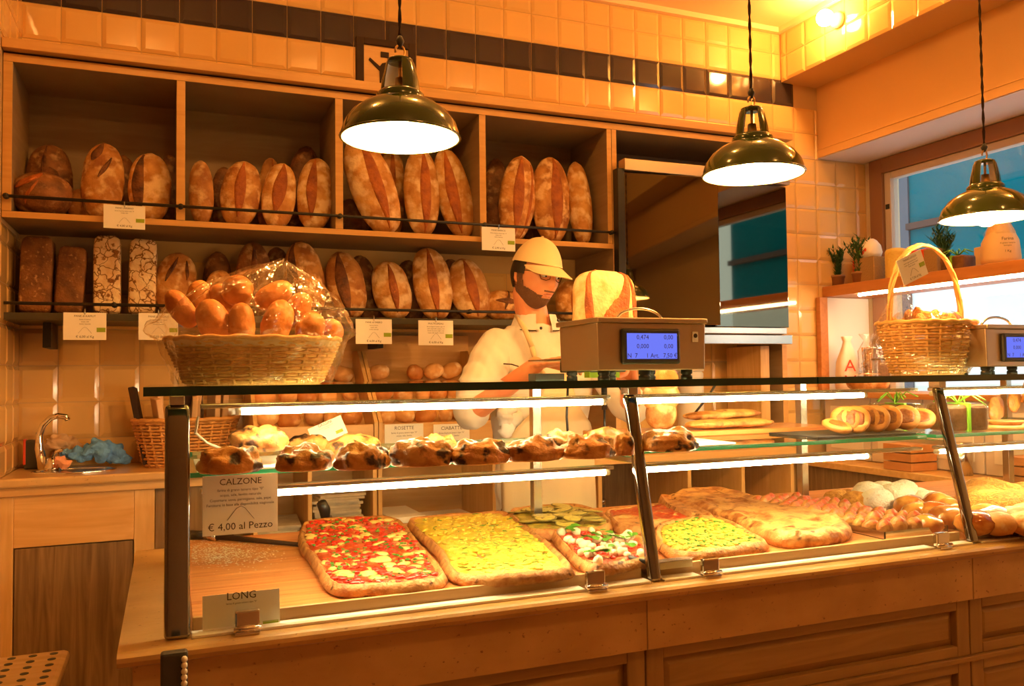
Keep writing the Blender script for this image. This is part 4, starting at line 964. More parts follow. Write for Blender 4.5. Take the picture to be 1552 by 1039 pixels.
# ------------------------------------------------------------------ cards in the case
def case_card(x0, x1, y0, y1, Y, label, title, lines, price, **k):
    a, b = PY(x0, y0, Y), PY(x1, y1, Y); c = (a+b)/2
    rot = k.pop('rot', (R(90), 0, 0))
    return price_card('price_card', label, c, b.x-a.x, a.z-b.z, title, lines, price, rot, k.pop('green', None), False, 'paper', **k)
case_card(307,421,722,804,1.895,'calzone sign hanging from the first glass shelf','CALZONE',['farina di grano tenero tipo "0"','acqua, sale, lievito naturale','Copertura: uova, parmigiano, sale, pepe','Farcitura: in base alla disponibilità stagionale'],'€ 4,00 al Pezzo', ts=.15, ps=.17)
case_card(307,424,904,951,1.787,'long pizza sign leaning at the front of the wooden board','LONG',['farina di grano tenero tipo "0"'],None, ts=.26, hill=False, green=True, gpos=(.28,-.35), rot=(R(82),0,0))
# ================================================================== the baker
HC = Vector((1.285, 2.90, 1.772)); FYAW, FPIT = 17.0, -12.0
HM = Matrix.Rotation(R(FYAW), 3, 'Z') @ Matrix.Rotation(R(-FPIT), 3, 'X') @ Matrix.Rotation(R(4), 3, 'Y')
def head_pt(th, ph, off=0.0):
    """local head: -y is forward, z up; th from crown, ph from +x"""
    d = Vector((math.sin(th)*math.cos(ph), math.sin(th)*math.sin(ph), math.cos(th)))
    x, y, z = d.x*.083, d.y*.100, d.z*.125
    if z < 0:
        k = -z/.125; x *= 1-.30*k**1.4
        if y < 0: y = y*(1-.04*k)-.020*k*(1-abs(d.x))*max(0, -d.y+.2)
        else: y *= 1-.30*k
    if y < 0 and abs(z) < .12: y *= 1-.10*(abs(d.x)**2)
    if d.y < 0:
        def g(px, pz, sx, sz): return math.exp(-((x-px)/sx)**2-((z-pz)/sz)**2)
        e = 0
        e -= .020*g(0, -.022, .011, .014)+.013*g(0, .004, .009, .020)+.006*g(.013, -.028, .008, .008)+.006*g(-.013, -.028, .008, .008)  # nose
        e -= .007*g(0, .032, .05, .010)                                         # brow
        e += .010*g(.031, .008, .015, .012)+.010*g(-.031, .008, .015, .012)     # sockets
        e -= .005*g(.042, -.022, .018, .016)+.005*g(-.042, -.022, .018, .016)   # cheeks
        e -= .006*g(0, -.057, .018, .0055)+.006*g(0, -.068, .016, .006); e += .004*g(0, -.0625, .022, .0028)  # lips
        e -= .010*g(0, -.100, .022, .014)                                       # chin
        y += e
    p = Vector((x, y, z))
    if off: p += Vector((d.x/.083, d.y/.1, d.z/.125)).normalized()*off
    return p
def head_patch(test, off, n=120, m=150):
    mb = MB(); vs = []; ok = []
    for i in range(n+1):
        th = PI*(i+.001)/(n+.002)
        for k in range(m):
            ph = 2*PI*k/m; o = off(th, ph) if callable(off) else off; vs.append(HC+HM @ head_pt(th, ph, o)); ok.append(test(head_pt(th, ph)))
    fs = []
    for i in range(n):
        for k in range(m):
            f = (i*m+k, (i+1)*m+k, (i+1)*m+(k+1) % m, i*m+(k+1) % m)
            if all(ok[q] for q in f): fs.append(f)
    return mb.add(vs, fs)
def clean(o):
    bm = bmesh.new(); bm.from_mesh(o.data); bmesh.ops.delete(bm, geom=[v for v in bm.verts if not v.link_faces], context='VERTS'); bm.to_mesh(o.data); bm.free(); return o
PR = thing('person', 'man in a tan cap, glasses, white jacket and tan apron working behind the counter scale', 'person', (1.36, 3.0, 0))
def pw(mb, name, m, smooth=True, parent=None):
    mb.v = [(v[0]-1.36, v[1]-3.0, v[2]) for v in mb.v]; return mb.build(name, m, parent or PR, smooth)
def remeshed(mb, name, m, vox, smooth_it=3, disp=None):
    o = pw(mb, name, m); md = o.modifiers.new('r', 'REMESH'); md.mode = 'VOXEL'; md.voxel_size = vox; ms = o.modifiers.new('s', 'SMOOTH'); ms.iterations = smooth_it; ms.factor = .5
    me = evalmesh(o, name, m); o.modifiers.clear(); old = o.data; o.data = me; bpy.data.meshes.remove(old)
    if not me.materials: me.materials.append(MT[m])
    if disp:
        ns = [v.normal.copy() for v in me.vertices]
        for v, nn in zip(me.vertices, ns): v.co += nn*disp(v.co)
    me.polygons.foreach_set('use_smooth', [True]*len(me.polygons)); return o
def loft(mb, rings, n=24):
    vs = []
    for (x, y, z, rx, ry) in rings:
        for k in range(n):
            a = 2*PI*k/n; vs.append((x+rx*math.cos(a), y+ry*math.sin(a), z))
    m = len(rings); fs = [(i*n+k, i*n+(k+1) % n, (i+1)*n+(k+1) % n, (i+1)*n+k) for i in range(m-1) for k in range(n)]
    fs += [tuple(range(n))[::-1], tuple((m-1)*n+k for k in range(n))]; return mb.add(vs, fs)
CXp, CYp = 1.36, 3.02
TR = [(CXp, CYp, .86, .17, .115), (CXp, CYp, .95, .185, .128), (CXp, CYp, 1.10, .175, .120), (CXp-.005, CYp-.005, 1.25, .185, .125), (CXp-.01, CYp-.01, 1.38, .205, .132), (CXp-.02, CYp-.02, 1.48, .205, .118), (CXp-.03, CYp-.03, 1.545, .165, .092), (CXp-.045, CYp-.05, 1.585, .10, .07)]
SHR, ELR, WRR = Vector((1.135, 2.99, 1.500)), Vector((1.005, 2.87, 1.255)), PY(812, 553, 2.60)
SHL, ELL, WRL = Vector((1.565, 2.99, 1.500)), Vector((1.66, 2.84, 1.26)), Vector((1.50, 2.60, 1.455))
def limb(mb, pts, rs, sub=6, n=14):
    P = []; Rr = []
    for i in range(len(pts)-1):
        for s in range(sub): t = s/sub; P.append(pts[i].lerp(pts[i+1], t)); Rr.append(rs[i]*(1-t)+rs[i+1]*t)
    P.append(pts[-1]); Rr.append(rs[-1])
    for _ in range(2):
        Q = P[:]
        for i in range(1, len(P)-1): Q[i] = (P[i-1]+P[i]*2+P[i+1])/4
        P = Q
    mb.tube(P, Rr, n)
    for q, r in ((P[0], Rr[0]), (P[-1], Rr[-1])): mb.blob(q, (r, r, r), 8, 12)
def hand(mb, wrist, fwd, palm_n, curl=.5, side=1, ks=1.0):
    """palm plus five separate bent fingers; fwd along the palm, palm_n out of the palm, thumb on side*across"""
    f = fwd.normalized(); nrm = (palm_n-f*palm_n.dot(f)).normalized(); ac = f.cross(nrm)*side
    L = .092*ks
    for s in range(5):
        t = s/4; c = wrist+f*(L*t); wd = (.028+.016*math.sin(PI*min(1, t*.75+.1)))*ks
        mb.blob(c, (1, 1, 1), 6, 10, rot=Matrix((ac*wd, nrm*(.0155*ks), f*(.022*ks))).transposed())
    for i, (off, ln, r) in enumerate(((.033, .075, .0088), (.011, .085, .0092), (-.011, .080, .0090), (-.032, .062, .0080))):
        p = wrist+f*(L*.96)+ac*(off*ks); d = f.copy(); pts = [p-f*.012, p]; ang = 0
        for j, fr in enumerate((.45, .32, .25)):
            ang += curl*(.55+.25*j); d = f*math.cos(ang)+nrm*math.sin(ang); p = p+d*(ln*fr*ks); pts.append(p)
        mb.tube(pts, [r*ks*q for q in (1.05, 1.05, 1.0, .92, .75)], 10); mb.blob(pts[-1], (r*.78*ks,)*3, 6, 8)
    b = wrist+f*(L*.28)+ac*(.030*ks); d1 = (f*.62+ac*.62+nrm*.35).normalized(); d2 = (f*.85+ac*.22+nrm*.45).normalized(); pts = [b-d1*.01, b+d1*(.038*ks), b+d1*(.038*ks)+d2*(.030*ks), b+d1*(.038*ks)+d2*(.054*ks)]
    mb.tube(pts, [.0135*ks, .0118*ks, .0105*ks, .0085*ks], 10); mb.blob(pts[-1], (.0088*ks,)*3, 6, 8)
body = MB()
hv = [HC+HM @ head_pt(PI*(i+.001)/(48.002), 2*PI*k/64) for i in range(49) for k in range(64)]
body.add(hv, [(i*64+k, (i+1)*64+k, (i+1)*64+(k+1) % 64, i*64+(k+1) % 64) for i in range(48) for k in range(64)]+[tuple(range(64)), tuple(48*64+k for k in range(64))])
limb(body, [Vector((CXp-.045, CYp-.045, 1.55)), HC+HM @ Vector((0, .025, -.07))], [.066, .060])
loft(body, TR)
limb(body, [SHR, ELR, WRR], [.052, .044, .029]); limb(body, [SHL, ELL, WRL], [.052, .044, .029])
hand(body, WRR, Vector((.50, -.72, .12)), Vector((.1, -.1, -1)), .55, 1, 1.05)
hand(body, WRL, Vector((-.45, -.85, .05)), Vector((-.9, .3, -.1)), .45, 1, 1.05)
for s in (-1, 1): limb(body, [Vector((CXp+s*.09, CYp, .92)), Vector((CXp+s*.10, CYp-.01, .50)), Vector((CXp+s*.105, CYp+.01, .09))], [.088, .058, .042])
for s in (-1, 1):
    e = HC+HM @ Vector((s*.078, .012, -.004)); body.blob(e, (1, 1, 1), 10, 12, rot=HM @ Matrix.Rotation(R(-18*s), 3, 'Z') @ Matrix(((.007*1, 0, 0), (0, .019, 0), (0, 0, .032))))
remeshed(body, 'body', 'skin', .0045, 2)
# face details and hair
def hp(x, z, off=0.0):
    best = None
    for i in range(30, 130):
        for k in range(96, 192, 1):
            th = PI*i/160; ph = 2*PI*k/192; p = head_pt(th, ph)
            d = (p.x-x)**2+(p.z-z)**2
            if best is None or d < best[0]: best = (d, p)
    return HC+HM @ (best[1]+Vector((0, -off, 0)))
jaw = lambda p: (p.z < -.064+.62*max(0, abs(p.x)-.034) and p.y < .03 and not (abs(p.x) < .021 and -.074 < p.z) and p.z > -.128) or (abs(p.x) > .064 and -.06 < p.z < .02 and -.026 < p.y < .012)
clean(pw(head_patch(jaw, .0026), 'beard', 'beard')); clean(pw(head_patch(lambda p: p.y < 0 and abs(p.x) < .026 and -.052 < p.z < -.042, .0042), 'moustache', 'beard'))
clean(pw(head_patch(lambda p: (p.y > .018 or (abs(p.x) > .066 and p.y > -.03 and p.z > .0)) and -.055 < p.z < .07, .0065), 'hair', 'hair'))
clean(pw(head_patch(lambda p: p.y < 0 and (p.x/.023)**2+((p.z+.0625)/.0085)**2 < 1, .0016), 'lips', 'lip'))
for s in (-1, 1):
    e = HC+HM @ Vector((s*.031, -.0815, .009)); pw(MB().blob(e, (.0125, .0125, .0105), 8, 12), 'eyeball', 'eye_white'); pw(MB().blob(e+HM @ Vector((.003, -.0095, -.003)), (.005, .004, .005), 6, 8), 'iris', 'black')
    clean(pw(head_patch(lambda p, s=s: p.y < 0 and .012 < p.x*s < .050 and .024+.06*(abs(p.x)-.03) < p.z < .033, .003), 'eyebrow', 'hair'))
    pw(MB().tube([HC+HM @ Vector((s*x, -y, z)) for x, y, z in ((.012,.098,.006),(.016,.1,.018),(.032,.098,.020),(.050,.090,.018),(.054,.086,.006),(.048,.09,-.008),(.030,.098,-.010),(.015,.1,-.004))], .0013, 6, closed=True), 'spectacle_rim', 'frame_wood')
    pw(MB().tube([HC+HM @ Vector(q) for q in ((s*.054,-.085,.012),(s*.074,-.05,.014),(s*.084,.0,.012),(s*.083,.018,.0))], .0016, 6), 'spectacle_arm', 'frame_wood')
pw(MB().tube([HC+HM @ Vector(q) for q in ((-.012,-.1,.012),(0,-.106,.015),(.012,-.1,.012))], .0013, 6), 'spectacle_bridge', 'steel')
# cap
def captest(p): return p.z > .046-.16*(p.y+.06)*(.25 if p.y > -.06 else 0)
cap = clean(pw(head_patch(lambda p: p.z > .040+.10*min(0, -(p.y+.02))*.25, lambda th, ph: .011+.010*math.exp(-(th/.8)**2)), 'cap', 'cap_cloth'))
mb = MB(); nb = 16; vs = []
for j in range(6):
    t = j/5
    for i in range(nb+1):
        a = PI+PI*(.08+.84*i/nb); x = .088*math.cos(a)*(1-.06*t); y = .106*math.sin(a)-.072*t*math.sin(PI*(i/nb))**.55; z = .044-.030*t*math.sin(PI*i/nb)**.5-.018*(abs(x)/.08)**2*(.5+.5*t)
        vs.append(HC+HM @ Vector((x, y, z)))
mb.add(vs, [(j*(nb+1)+i, j*(nb+1)+i+1, (j+1)*(nb+1)+i+1, (j+1)*(nb+1)+i) for j in range(5) for i in range(nb)])
vs2 = [v-HM @ Vector((0, 0, .004)) for v in vs]; mb.add(vs2, [(j*(nb+1)+i, (j+1)*(nb+1)+i, (j+1)*(nb+1)+i+1, j*(nb+1)+i+1) for j in range(5) for i in range(nb)])
rim = [vs[5*(nb+1)+i] for i in range(nb+1)]; mb.tube([r-HM @ Vector((0, 0, .002)) for r in rim], .0028, 6)
brim = pw(mb, 'cap_brim', 'cap_cloth')
pw(MB().blob(HC+HM @ Vector((0, 0, .147)), (.007, .007, .004), 6, 8), 'cap_button', 'cap_cloth')
# jacket
jk = MB(); loft(jk, [(x, y, z, rx+.014, ry+.014) for (x, y, z, rx, ry) in TR])
limb(jk, [SHR+Vector((.03, 0, .004)), SHR.lerp(ELR, .5), SHR.lerp(ELR, .93)], [.074, .072, .068]); limb(jk, [SHL+Vector((-.03, 0, .004)), SHL.lerp(ELL, .5), SHL.lerp(ELL, .93)], [.074, .072, .068])
def wr_(co): return .014*abs(noise.noise(Vector((co.x*7+co.z*5, co.y*7, co.z*9+4))))+.012*noise.noise(Vector((co.x*9, co.y*9, co.z*5)))+.007*noise.noise(Vector((co.x*24+co.z*9, co.y*20, co.z*11)))
remeshed(jk, 'jacket', 'jacket_cloth', .007, 4, wr_)
# collar with piping, buttons, pocket edge
nk = Vector((CXp-.052, CYp-.062, 1.585)); mb = MB(); pip = []; vs = []; n = 30
for i in range(n+1):
    a = R(-90+20)+R(320)*i/n
    for j in range(4):
        t = j/3; r = .080+.020*t-.012*(1-t)*0; vs.append(nk+Vector((r*math.cos(a), r*.9*math.sin(a), .042*(1-t)-.012*t*(1+math.sin(-a)))))
    pip.append(vs[-1]+Vector((0, 0, .001)))
mb.add(vs, [(i*4+j, i*4+j+1, (i+1)*4+j+1, (i+1)*4+j) for i in range(n) for j in range(3)]); pw(mb, 'collar', 'jacket_cloth')
pw(MB().tube(pip, .0022, 6), 'collar_piping', 'frame_wood')
for q in ((820, 497), (846, 485)): c = PY(*q, 2.862); pw(MB().blob(c, (.006, .004, .006), 6, 8), 'button', 'black')
a, b = PY(763, 551, 2.87), PY(786, 555, 2.862); pw(MB().tube([a, (a+b)/2+Vector((0, -.004, .003)), b], .0025, 6), 'pocket_piping', 'frame_wood')
# apron: bib, skirt and neck straps over the jacket front
mb = MB(); vs = []; nz, na = 14, 16
for i in range(nz+1):
    z = 1.40-(1.40-.52)*i/nz
    for j in range(na+1):
        half = (.16+.5*min(1, max(0, (1.30-z)/.18)))*1.0; a = R(-90)+(-1+2*j/na)*half*1.75
        rr = [q for q in TR if q[2] >= z]; rx, ry = (.205, .155) if z < 1.2 else (.215, .155)
        wv = .006*math.sin(j*1.9+z*6)*(1 if z < 1.1 else .2)
        vs.append(Vector((CXp-.01+(rx+.014+wv)*math.cos(a), CYp-.012+(ry+.012+wv)*math.sin(a), z)))
mb.add(vs, [(i*(na+1)+j, i*(na+1)+j+1, (i+1)*(na+1)+j+1, (i+1)*(na+1)+j) for i in range(nz) for j in range(na)])
ap = pw(mb, 'apron', 'apron_cloth'); sd = ap.modifiers.new('t', 'SOLIDIFY'); sd.thickness = .003
pts = [nk+Vector((-.075, .01, .040)), PY(796, 500, 2.868), PY(806, 525, 2.852), PY(812, 548, 2.848), Vector((1.29, 2.85, 1.40))]
mb = MB(); prev = None
for i in range(len(pts)-1): mb.tube([pts[i], pts[i+1]], .010, 6)
st_ = pw(mb, 'apron_strap', 'apron_cloth', True, PR)
mb = MB(); mb.tube([nk+Vector((.07, .0, .02)), Vector((1.40, 2.86, 1.50)), Vector((1.41, 2.85, 1.40))], .010, 6); pw(mb, 'apron_strap', 'apron_cloth')
kn = PY(768, 640, 2.93); mb = MB()
for i in range(5): mb.blob(kn+Vector((rnd.uniform(-.02, .03), -.02, rnd.uniform(-.04, .05))), (.035, .02, .030), 8, 10, .5, i+2)
pw(mb, 'apron_knot', 'jacket_cloth')
# trousers and shoes
tr = MB()
for s in (-1, 1): limb(tr, [Vector((CXp+s*.088, CYp, .93)), Vector((CXp+s*.10, CYp-.01, .50)), Vector((CXp+s*.105, CYp+.01, .085))], [.100, .076, .062])
remeshed(tr, 'trousers', 'trouser_cloth', .010, 3)
for s in (-1, 1): pw(MB().blob((CXp+s*.105, CYp-.05, .045), (.048, .135, .045), 10, 14), 'shoe', 'black')
# ================================================================== baskets
def weave(mb, c, rx0, ry0, rx1, ry1, h, rows, stakes, r=.004, amp=.006):
    for i in range(rows):
        t = (i+.5)/rows; rx, ry = rx0+(rx1-rx0)*t, ry0+(ry1-ry0)*t; n = stakes*2; pts = []
        for k in range(n):
            a = PI*k/stakes; s = amp*(1 if (k+i) % 2 else -1); pts.append((c[0]+(rx+s)*math.cos(a), c[1]+(ry+s)*math.sin(a), c[2]+h*t))
        mb.tube(pts, r, 5, closed=True)
def basket(t, rx0, ry0, rx1, ry1, h, rows, stakes, m, r=.004):
    mb = MB(); weave(mb, (0, 0, .004), rx0, ry0, rx1, ry1, h, rows, stakes, r); stuff(mb.build('weave', m, t, True))
    mb = MB()
    for k in range(stakes): a = 2*PI*k/stakes; mb.tube([(rx0*math.cos(a), ry0*math.sin(a), .002), (rx1*math.cos(a), ry1*math.sin(a), h+.004)], r*.9, 5)
    stuff(mb.build('stakes', m, t, True))
    MB().lathe([(0, 0), (1, 0), (1, .006), (0, .006)], 32).build('basket_floor', m, t).scale = (rx0, ry0, 1)
    for q, dz in ((0, 0), (.006, .006)):
        MB().tube([((rx1+q)*math.cos(a), (ry1+q)*math.sin(a), h+.006+dz+.002*math.sin(a*18+q*400)) for a in [2*PI*k/72 for k in range(72)]], r*1.5, 6, closed=True).build('rim', m, t, True)
def cello(name, t, fn, nu, nv, m='cellophane', seed=1, closed=True):
    vs = [fn(i/nu, j/nv) for i in range(nu+1) for j in range(nv)]; mb = MB()
    mb.add(vs, [(i*nv+j, i*nv+(j+1) % nv, (i+1)*nv+(j+1) % nv, (i+1)*nv+j) for i in range(nu) for j in range(nv if closed else nv-1)])
    return mb.build(name, m, t)
B1 = Vector((.195, 2.12, ZG+.0005))
t = thing('bread_basket', 'oval wicker basket wrapped in cellophane on the glass top', 'basket', B1)
basket(t, .155, .105, .197, .135, .095, 13, 26, 'wicker', .0042)
MB().lathe([(.99, .0), (1.03, .012), (1.02, .022), (.96, .024), (.93, .010)], 40, wob=lambda a, z: 1+.012*math.sin(7*a)).build('cloth_liner', 'apron_cloth', t, True, loc=(0, 0, .088)).scale = (.2, .137, 1)
pk = Vector((.266-.195, .02, .30))
def f1(u, v):
    a = 2*PI*v; 
    if u < .3: k = u/.3; r = .9+.22*k; z = .002+.12*k; cx = 0; cy = 0
    else: k = (u-.3)/.7; r = 1.14*(1-k**2.3*.97); z = .122+(pk.z-.122)*(k**1.1); cx, cy = pk.x*k**2.2, pk.y*k**2.2
    w_ = .09*noise.noise(Vector((math.cos(a)*2.2, math.sin(a)*2.2, u*3)))+.05*noise.noise(Vector((math.cos(a)*6, math.sin(a)*6, u*8)))
    if .28 < u < .9: r *= 1+.10*math.cos(4*a+.6)*(.9-u)
    r *= 1+w_
    return (cx+.20*r*math.cos(a), cy+.142*r*math.sin(a), max(z+.02*noise.noise(Vector((math.cos(a)*5+3, math.sin(a)*5, u*7)))*(u > .12), .001))
cello('cellophane', t, f1, 34, 72)
def rolls_at(lst, grp, m='roll'):
    for i, (x, y, Y, L, W, tilt, lean, lab) in enumerate(lst):
        c = PY(x, y, Y); o = loaf('bread_roll', lab, grp, (0, 0, 0), L, W, W*.85, tilt=tilt, lean=lean, seed=120+i, m=m, scores=(), cat='bread roll', amp=.1); o.location = c
rolls_at([(275,468,2.10,.10,.055,-35,0,'long roll poking out at the end of the wrapped basket'),(325,490,2.06,.12,.075,-20,10,'big oval roll leaning at the front of the wrapped basket'),(360,440,2.13,.075,.075,0,0,'round shiny roll on top of the wrapped basket'),(366,495,2.04,.115,.062,0,10,'upright oval roll in the middle of the wrapped basket'),
 (415,447,2.13,.10,.06,60,0,'roll lying on top under the cellophane peak'),(420,490,2.05,.12,.07,18,10,'floured roll leaning under the cellophane peak'),(470,500,2.07,.09,.07,20,0,'roll at the shiny creased side of the wrapped basket'),(500,505,2.12,.075,.065,10,0,'small roll against the rim of the wrapped basket'),(345,455,2.17,.10,.06,-50,0,'roll at the back under the round shiny one'),(300,455,2.18,.10,.06,10,0,'roll at the back of the wrapped basket beside the segale card'),(450,470,2.18,.10,.06,30,0,'roll at the back behind the creased cellophane')], 'rolls in the wrapped basket')
# basket with handle
B2 = Vector((2.44, 2.16, ZG+.0005))
t = thing('handled_basket', 'tall wicker basket with a hoop handle and price card on the glass top', 'basket', B2)
basket(t, .125, .10, .172, .135, .165, 17, 22, 'wicker', .0046)
hnd = [(-.165+.0*k, 0, .16) for k in range(1)]
arc = [(-.168*math.cos(a), 0, .165+.285*math.sin(a)**.8 if math.sin(a) > 0 else .165) for a in [PI*k/24 for k in range(25)]]
mb = MB()
for ph in (0, 2.1, 4.2): mb.tube([(p[0]+.005*math.cos(ph+i*.7), p[1]+.006*math.sin(ph+i*.7), p[2]+.004*math.sin(ph+i*.7)) for i, p in enumerate(arc)], .0055, 6)
mb.build('hoop_handle', 'wicker', t, True)
def f2(u, v):
    a = 2*PI*v; sp = 1+.9*max(0, -math.cos(a))**3*(1-u)**2 if u < .5 else 1
    r = (.86+.34*min(1, u/.6))*sp if u < .6 else 1.20*(1-.5*((u-.6)/.4))
    z = .002+.19*u if u < .6 else .116+.10*((u-.6)/.4)
    r *= 1+.10*noise.noise(Vector((math.cos(a)*3, math.sin(a)*3, u*4+9)))+.05*noise.noise(Vector((math.cos(a)*8, math.sin(a)*8, u*9)))
    return (.165*r*math.cos(a), .135*r*math.sin(a), max(z, .001))
cello('cellophane', t, f2, 26, 64)
def f3(u, v):   # crumpled tail of the wrap standing up beside the handle
    a = 2*PI*v; r = .085*(1-u)**.7+.012; return (-.165+.05*u+r*math.cos(a)*(1+.3*noise.noise(Vector((a, u*4, 1)))), -.01+r*.6*math.sin(a), .10+.20*u+.015*noise.noise(Vector((math.cos(a)*4, math.sin(a)*4, u*5))))
cello('cellophane_tail', t, f3, 16, 36)
rg = random.Random(4)
for i in range(22):
    a = rg.uniform(0, 2*PI); r = math.sqrt(rg.random())*.8; x, y = B2.x+.165*r*math.cos(a), B2.y+.125*r*math.sin(a)
    o = loaf('olive_biscuit', 'rough brown biscuit in the hoop-handled basket', 'biscuits in the hoop-handled basket', (x, y, B2.z+.125+.05*(1-r)+rg.uniform(0, .015)), .075, .05, .028, tilt=rg.uniform(40, 120), lean=rg.uniform(-30, 30), yaw=rg.uniform(0, 180), seed=200+i, m='biscuit', scores=(), cat='biscuit', amp=.25)
c = PY(1383, 405, 2.02); pc = price_card('price_card', 'tranci price card tilted against the hoop handle', c, .115, .085, "TRANCI all'OLIO", ['farina di grano tenero tipo "0"','acqua, sale, olio extra vergine','lievito naturale'], '€ 7,50 al Kg', (R(90), R(-22), R(0)), True, False, 'card', gpos=(.28,-.05))
# ================================================================== counter scales
def scale(x, y, label, txt):
    t = thing('counter_scale', label, 'scale', (x, y, ZG)); W, D = .33, .25
    body = MB(); v = []
    for z, e in ((.024, .0), (.150, -.004)):
        v += [(e, 0, z), (W-e, 0, z), (W-e-.01, D, z), (e+.01, D, z)]
    body.add(v, [(0,1,2,3), (4,5,6,7), (0,1,5,4), (1,2,6,5), (2,3,7,6), (3,0,4,7)]); body.build('housing', 'steel_brushed', t, bevel=.003)
    MB().box(-.006, W+.006, -.010, D, .150, .164).build('top_plate', 'steel_brushed', t, bevel=.003)
    MB().box(.065, .245, -.012, .002, .040, .135).build('screen_frame', 'dark_grey', t, bevel=.006)
    MB().box(.078, .232, -.0135, -.011, .054, .122).build('screen', 'screen', t)
    text_mesh([(a, .017, px_, pz_) for a, px_, pz_ in txt], 'screen_digits', 'ink', t, (.155, -.0142, .088), (R(90), 0, 0))
    MB().box(.290, .308, -.0025, .001, .10, .128).build('sticker', 'card', t); MB().lathe([(0, 0), (.006, 0), (.006, .001), (0, .001)], 16).build('sticker_emblem', 'ink', t, loc=(.299, -.0025, .117), rot=(R(90), 0, 0))
    for fx in (.03, .155, .29):
        for fy in (.03, .22): MB().lathe([(0, 0), (.016, 0), (.016, .008), (.012, .011), (.016, .014), (.016, .024), (0, .024)], 14).build('foot', 'black', t, True, loc=(fx, fy, 0))
    MB().tube([(.115+.075*(1-math.cos(a)) , .11, .162+.036*math.sin(a)) for a in [PI*k/16 for k in range(17)]], .004, 8).build('handle_wire', 'steel', t, True)
    MB().box(.02, W-.02, D+.015, D+.27, .055, .062).build('weighing_pan', 'steel', t, bevel=.004); MB().box(.10, .22, D-.01, D+.2, .02, .055).build('pan_support', 'dark_grey', t, bevel=.004)
    MB().box(.10, .20, D-.005, D+.03, .004, .022).build('yellow_label', 'green_print', t)
    return t
D1 = [('0,474', -.03, .018), ('0,00', .05, .018), ('0,000', -.03, -.006), ('0,00', .05, -.006), ('N  7', -.062, -.031), ('1 Art.', .0, -.031), ('7,50 €', .055, -.031)]
scale(1.042, 1.95, 'steel counter scale in front of the baker', D1); scale(2.505, 1.98, 'steel counter scale beside the hoop-handled basket', D1)
bx_ = thing('card_box', 'small dark patterned box on the glass beside the scale', 'box', PY(828, 574, 2.05)); bx_.location.z = ZG; MB().box(-.04, .045, -.02, .03, 0, .018).build('box', 'dark_grey', bx_, bevel=.002)
c = PY(920, 440, 2.34)
loaf('floured_loaf', 'half of a big floured loaf with orange slashes standing on the scale pan', None, (c.x, 2.36, ZG+.0625), .275, .205, .10, tilt=4, lean=6, seed=300, m='flour_loaf' if 'flour_loaf' in MT else 'crust_pale', scores=((.0,.995,Q-.62,.30,-.25),(.02,.99,Q+.18,.26,.45),(.25,.99,Q+.72,.16,-.3)), box=.35)
# ================================================================== sink corner
ZK = 1.03
ws = thing('sink_worktop', 'narrow stone worktop with moulded edge under the tiled corner', 'worktop', (0, 3.9, ZK-.07))
bx('stone', XL+.002, .30, 3.645-3.9, YW-.012-3.9, .035, .07, 'travertine', ws, .008); bx('moulding', XL+.002, .28, 3.67-3.9, YW-.012-3.9, 0, .034, 'pine_flat', ws, .004)
kc = thing('sink_cabinet', 'pine cabinet with a dark weathered door below the sink', 'cabinet', (0, 3.70, 0))
kx0, kx1 = XL+.004, .255
def kb_(n, x0, x1, y0, y1, z0, z1, m, p=kc, bv=.003): return bx(n, x0, x1, y0-3.70, y1-3.70, z0, z1, m, p, bv)
kb_('side_panel', kx1-.02, kx1, 3.70, YW-.012, 0, ZK-.071, 'old_wood'); kb_('side_panel', kx0, kx0+.02, 3.72, YW-.012, 0, ZK-.071, 'pine'); kb_('cabinet_floor', kx0+.02, kx1-.02, 3.72, YW-.012, .08, .10, 'pine_flat')
a = PY(20, 830, 3.69).x; b = PY(203, 830, 3.69).x; zr = PY(110, 824, 3.69).z
kb_('stile', kx0, a, 3.685, 3.71, 0, ZK-.071, 'pine'); kb_('stile', b, b+.075, 3.685, 3.71, 0, ZK-.071, 'pine'); kb_('stile', b+.077, kx1, 3.70, 3.72, 0, ZK-.071, 'old_wood')
kb_('top_rail', a, b, 3.687, 3.71, zr, ZK-.071, 'pine_flat'); kb_('bottom_rail', a, b, 3.687, 3.71, 0, .09, 'pine_flat')
dr = kb_('door', a+.003, b-.003, 3.692, 3.715, .093, zr-.004, 'old_wood')
fz = 3.93
fa = thing('faucet', 'curved chrome tap at the little sink', 'tap', (PY(66, 700, fz).x, fz, ZK+.0015))
P0 = Vector((PY(66, 700, fz).x, fz, ZK)); sp = [PY(x, y, fz)-P0 for x, y in ((66,702),(60,680),(60,660),(65,645),(76,634),(88,630),(100,632),(103,637))]
sp[0] = Vector((0, 0, .0)); MB().tube(sp, [.02,.018,.014,.013,.012,.012,.013,.012], 12).build('spout', 'chrome', fa, True); MB().lathe([(0,0),(.034,0),(.034,.012),(.024,.03),(.022,.05),(0,.05)], 18).build('tap_body', 'chrome', fa, True, loc=(.035,-.01,0)); MB().tube([(.035,-.01,.05),(.05,-.04,.075),(.075,-.07,.085)], .007, 8).build('lever', 'chrome', fa, True)
sk = thing('sink_basin', 'shiny oval steel sink rim set in the stone worktop', 'sink', (PY(112, 708, 3.8).x, 3.83, ZK+.0005)); MB().lathe([(.84,.002),(.90,.006),(1.0,.004),(1.0,0),(.84,0),(.84,.002)], 40).build('rim', 'chrome', sk, True).scale = (.155,.11,1); MB().lathe([(0,.0012),(.84,.0018)], 40).build('bowl', 'steel', sk, True).scale = (.155,.11,1)
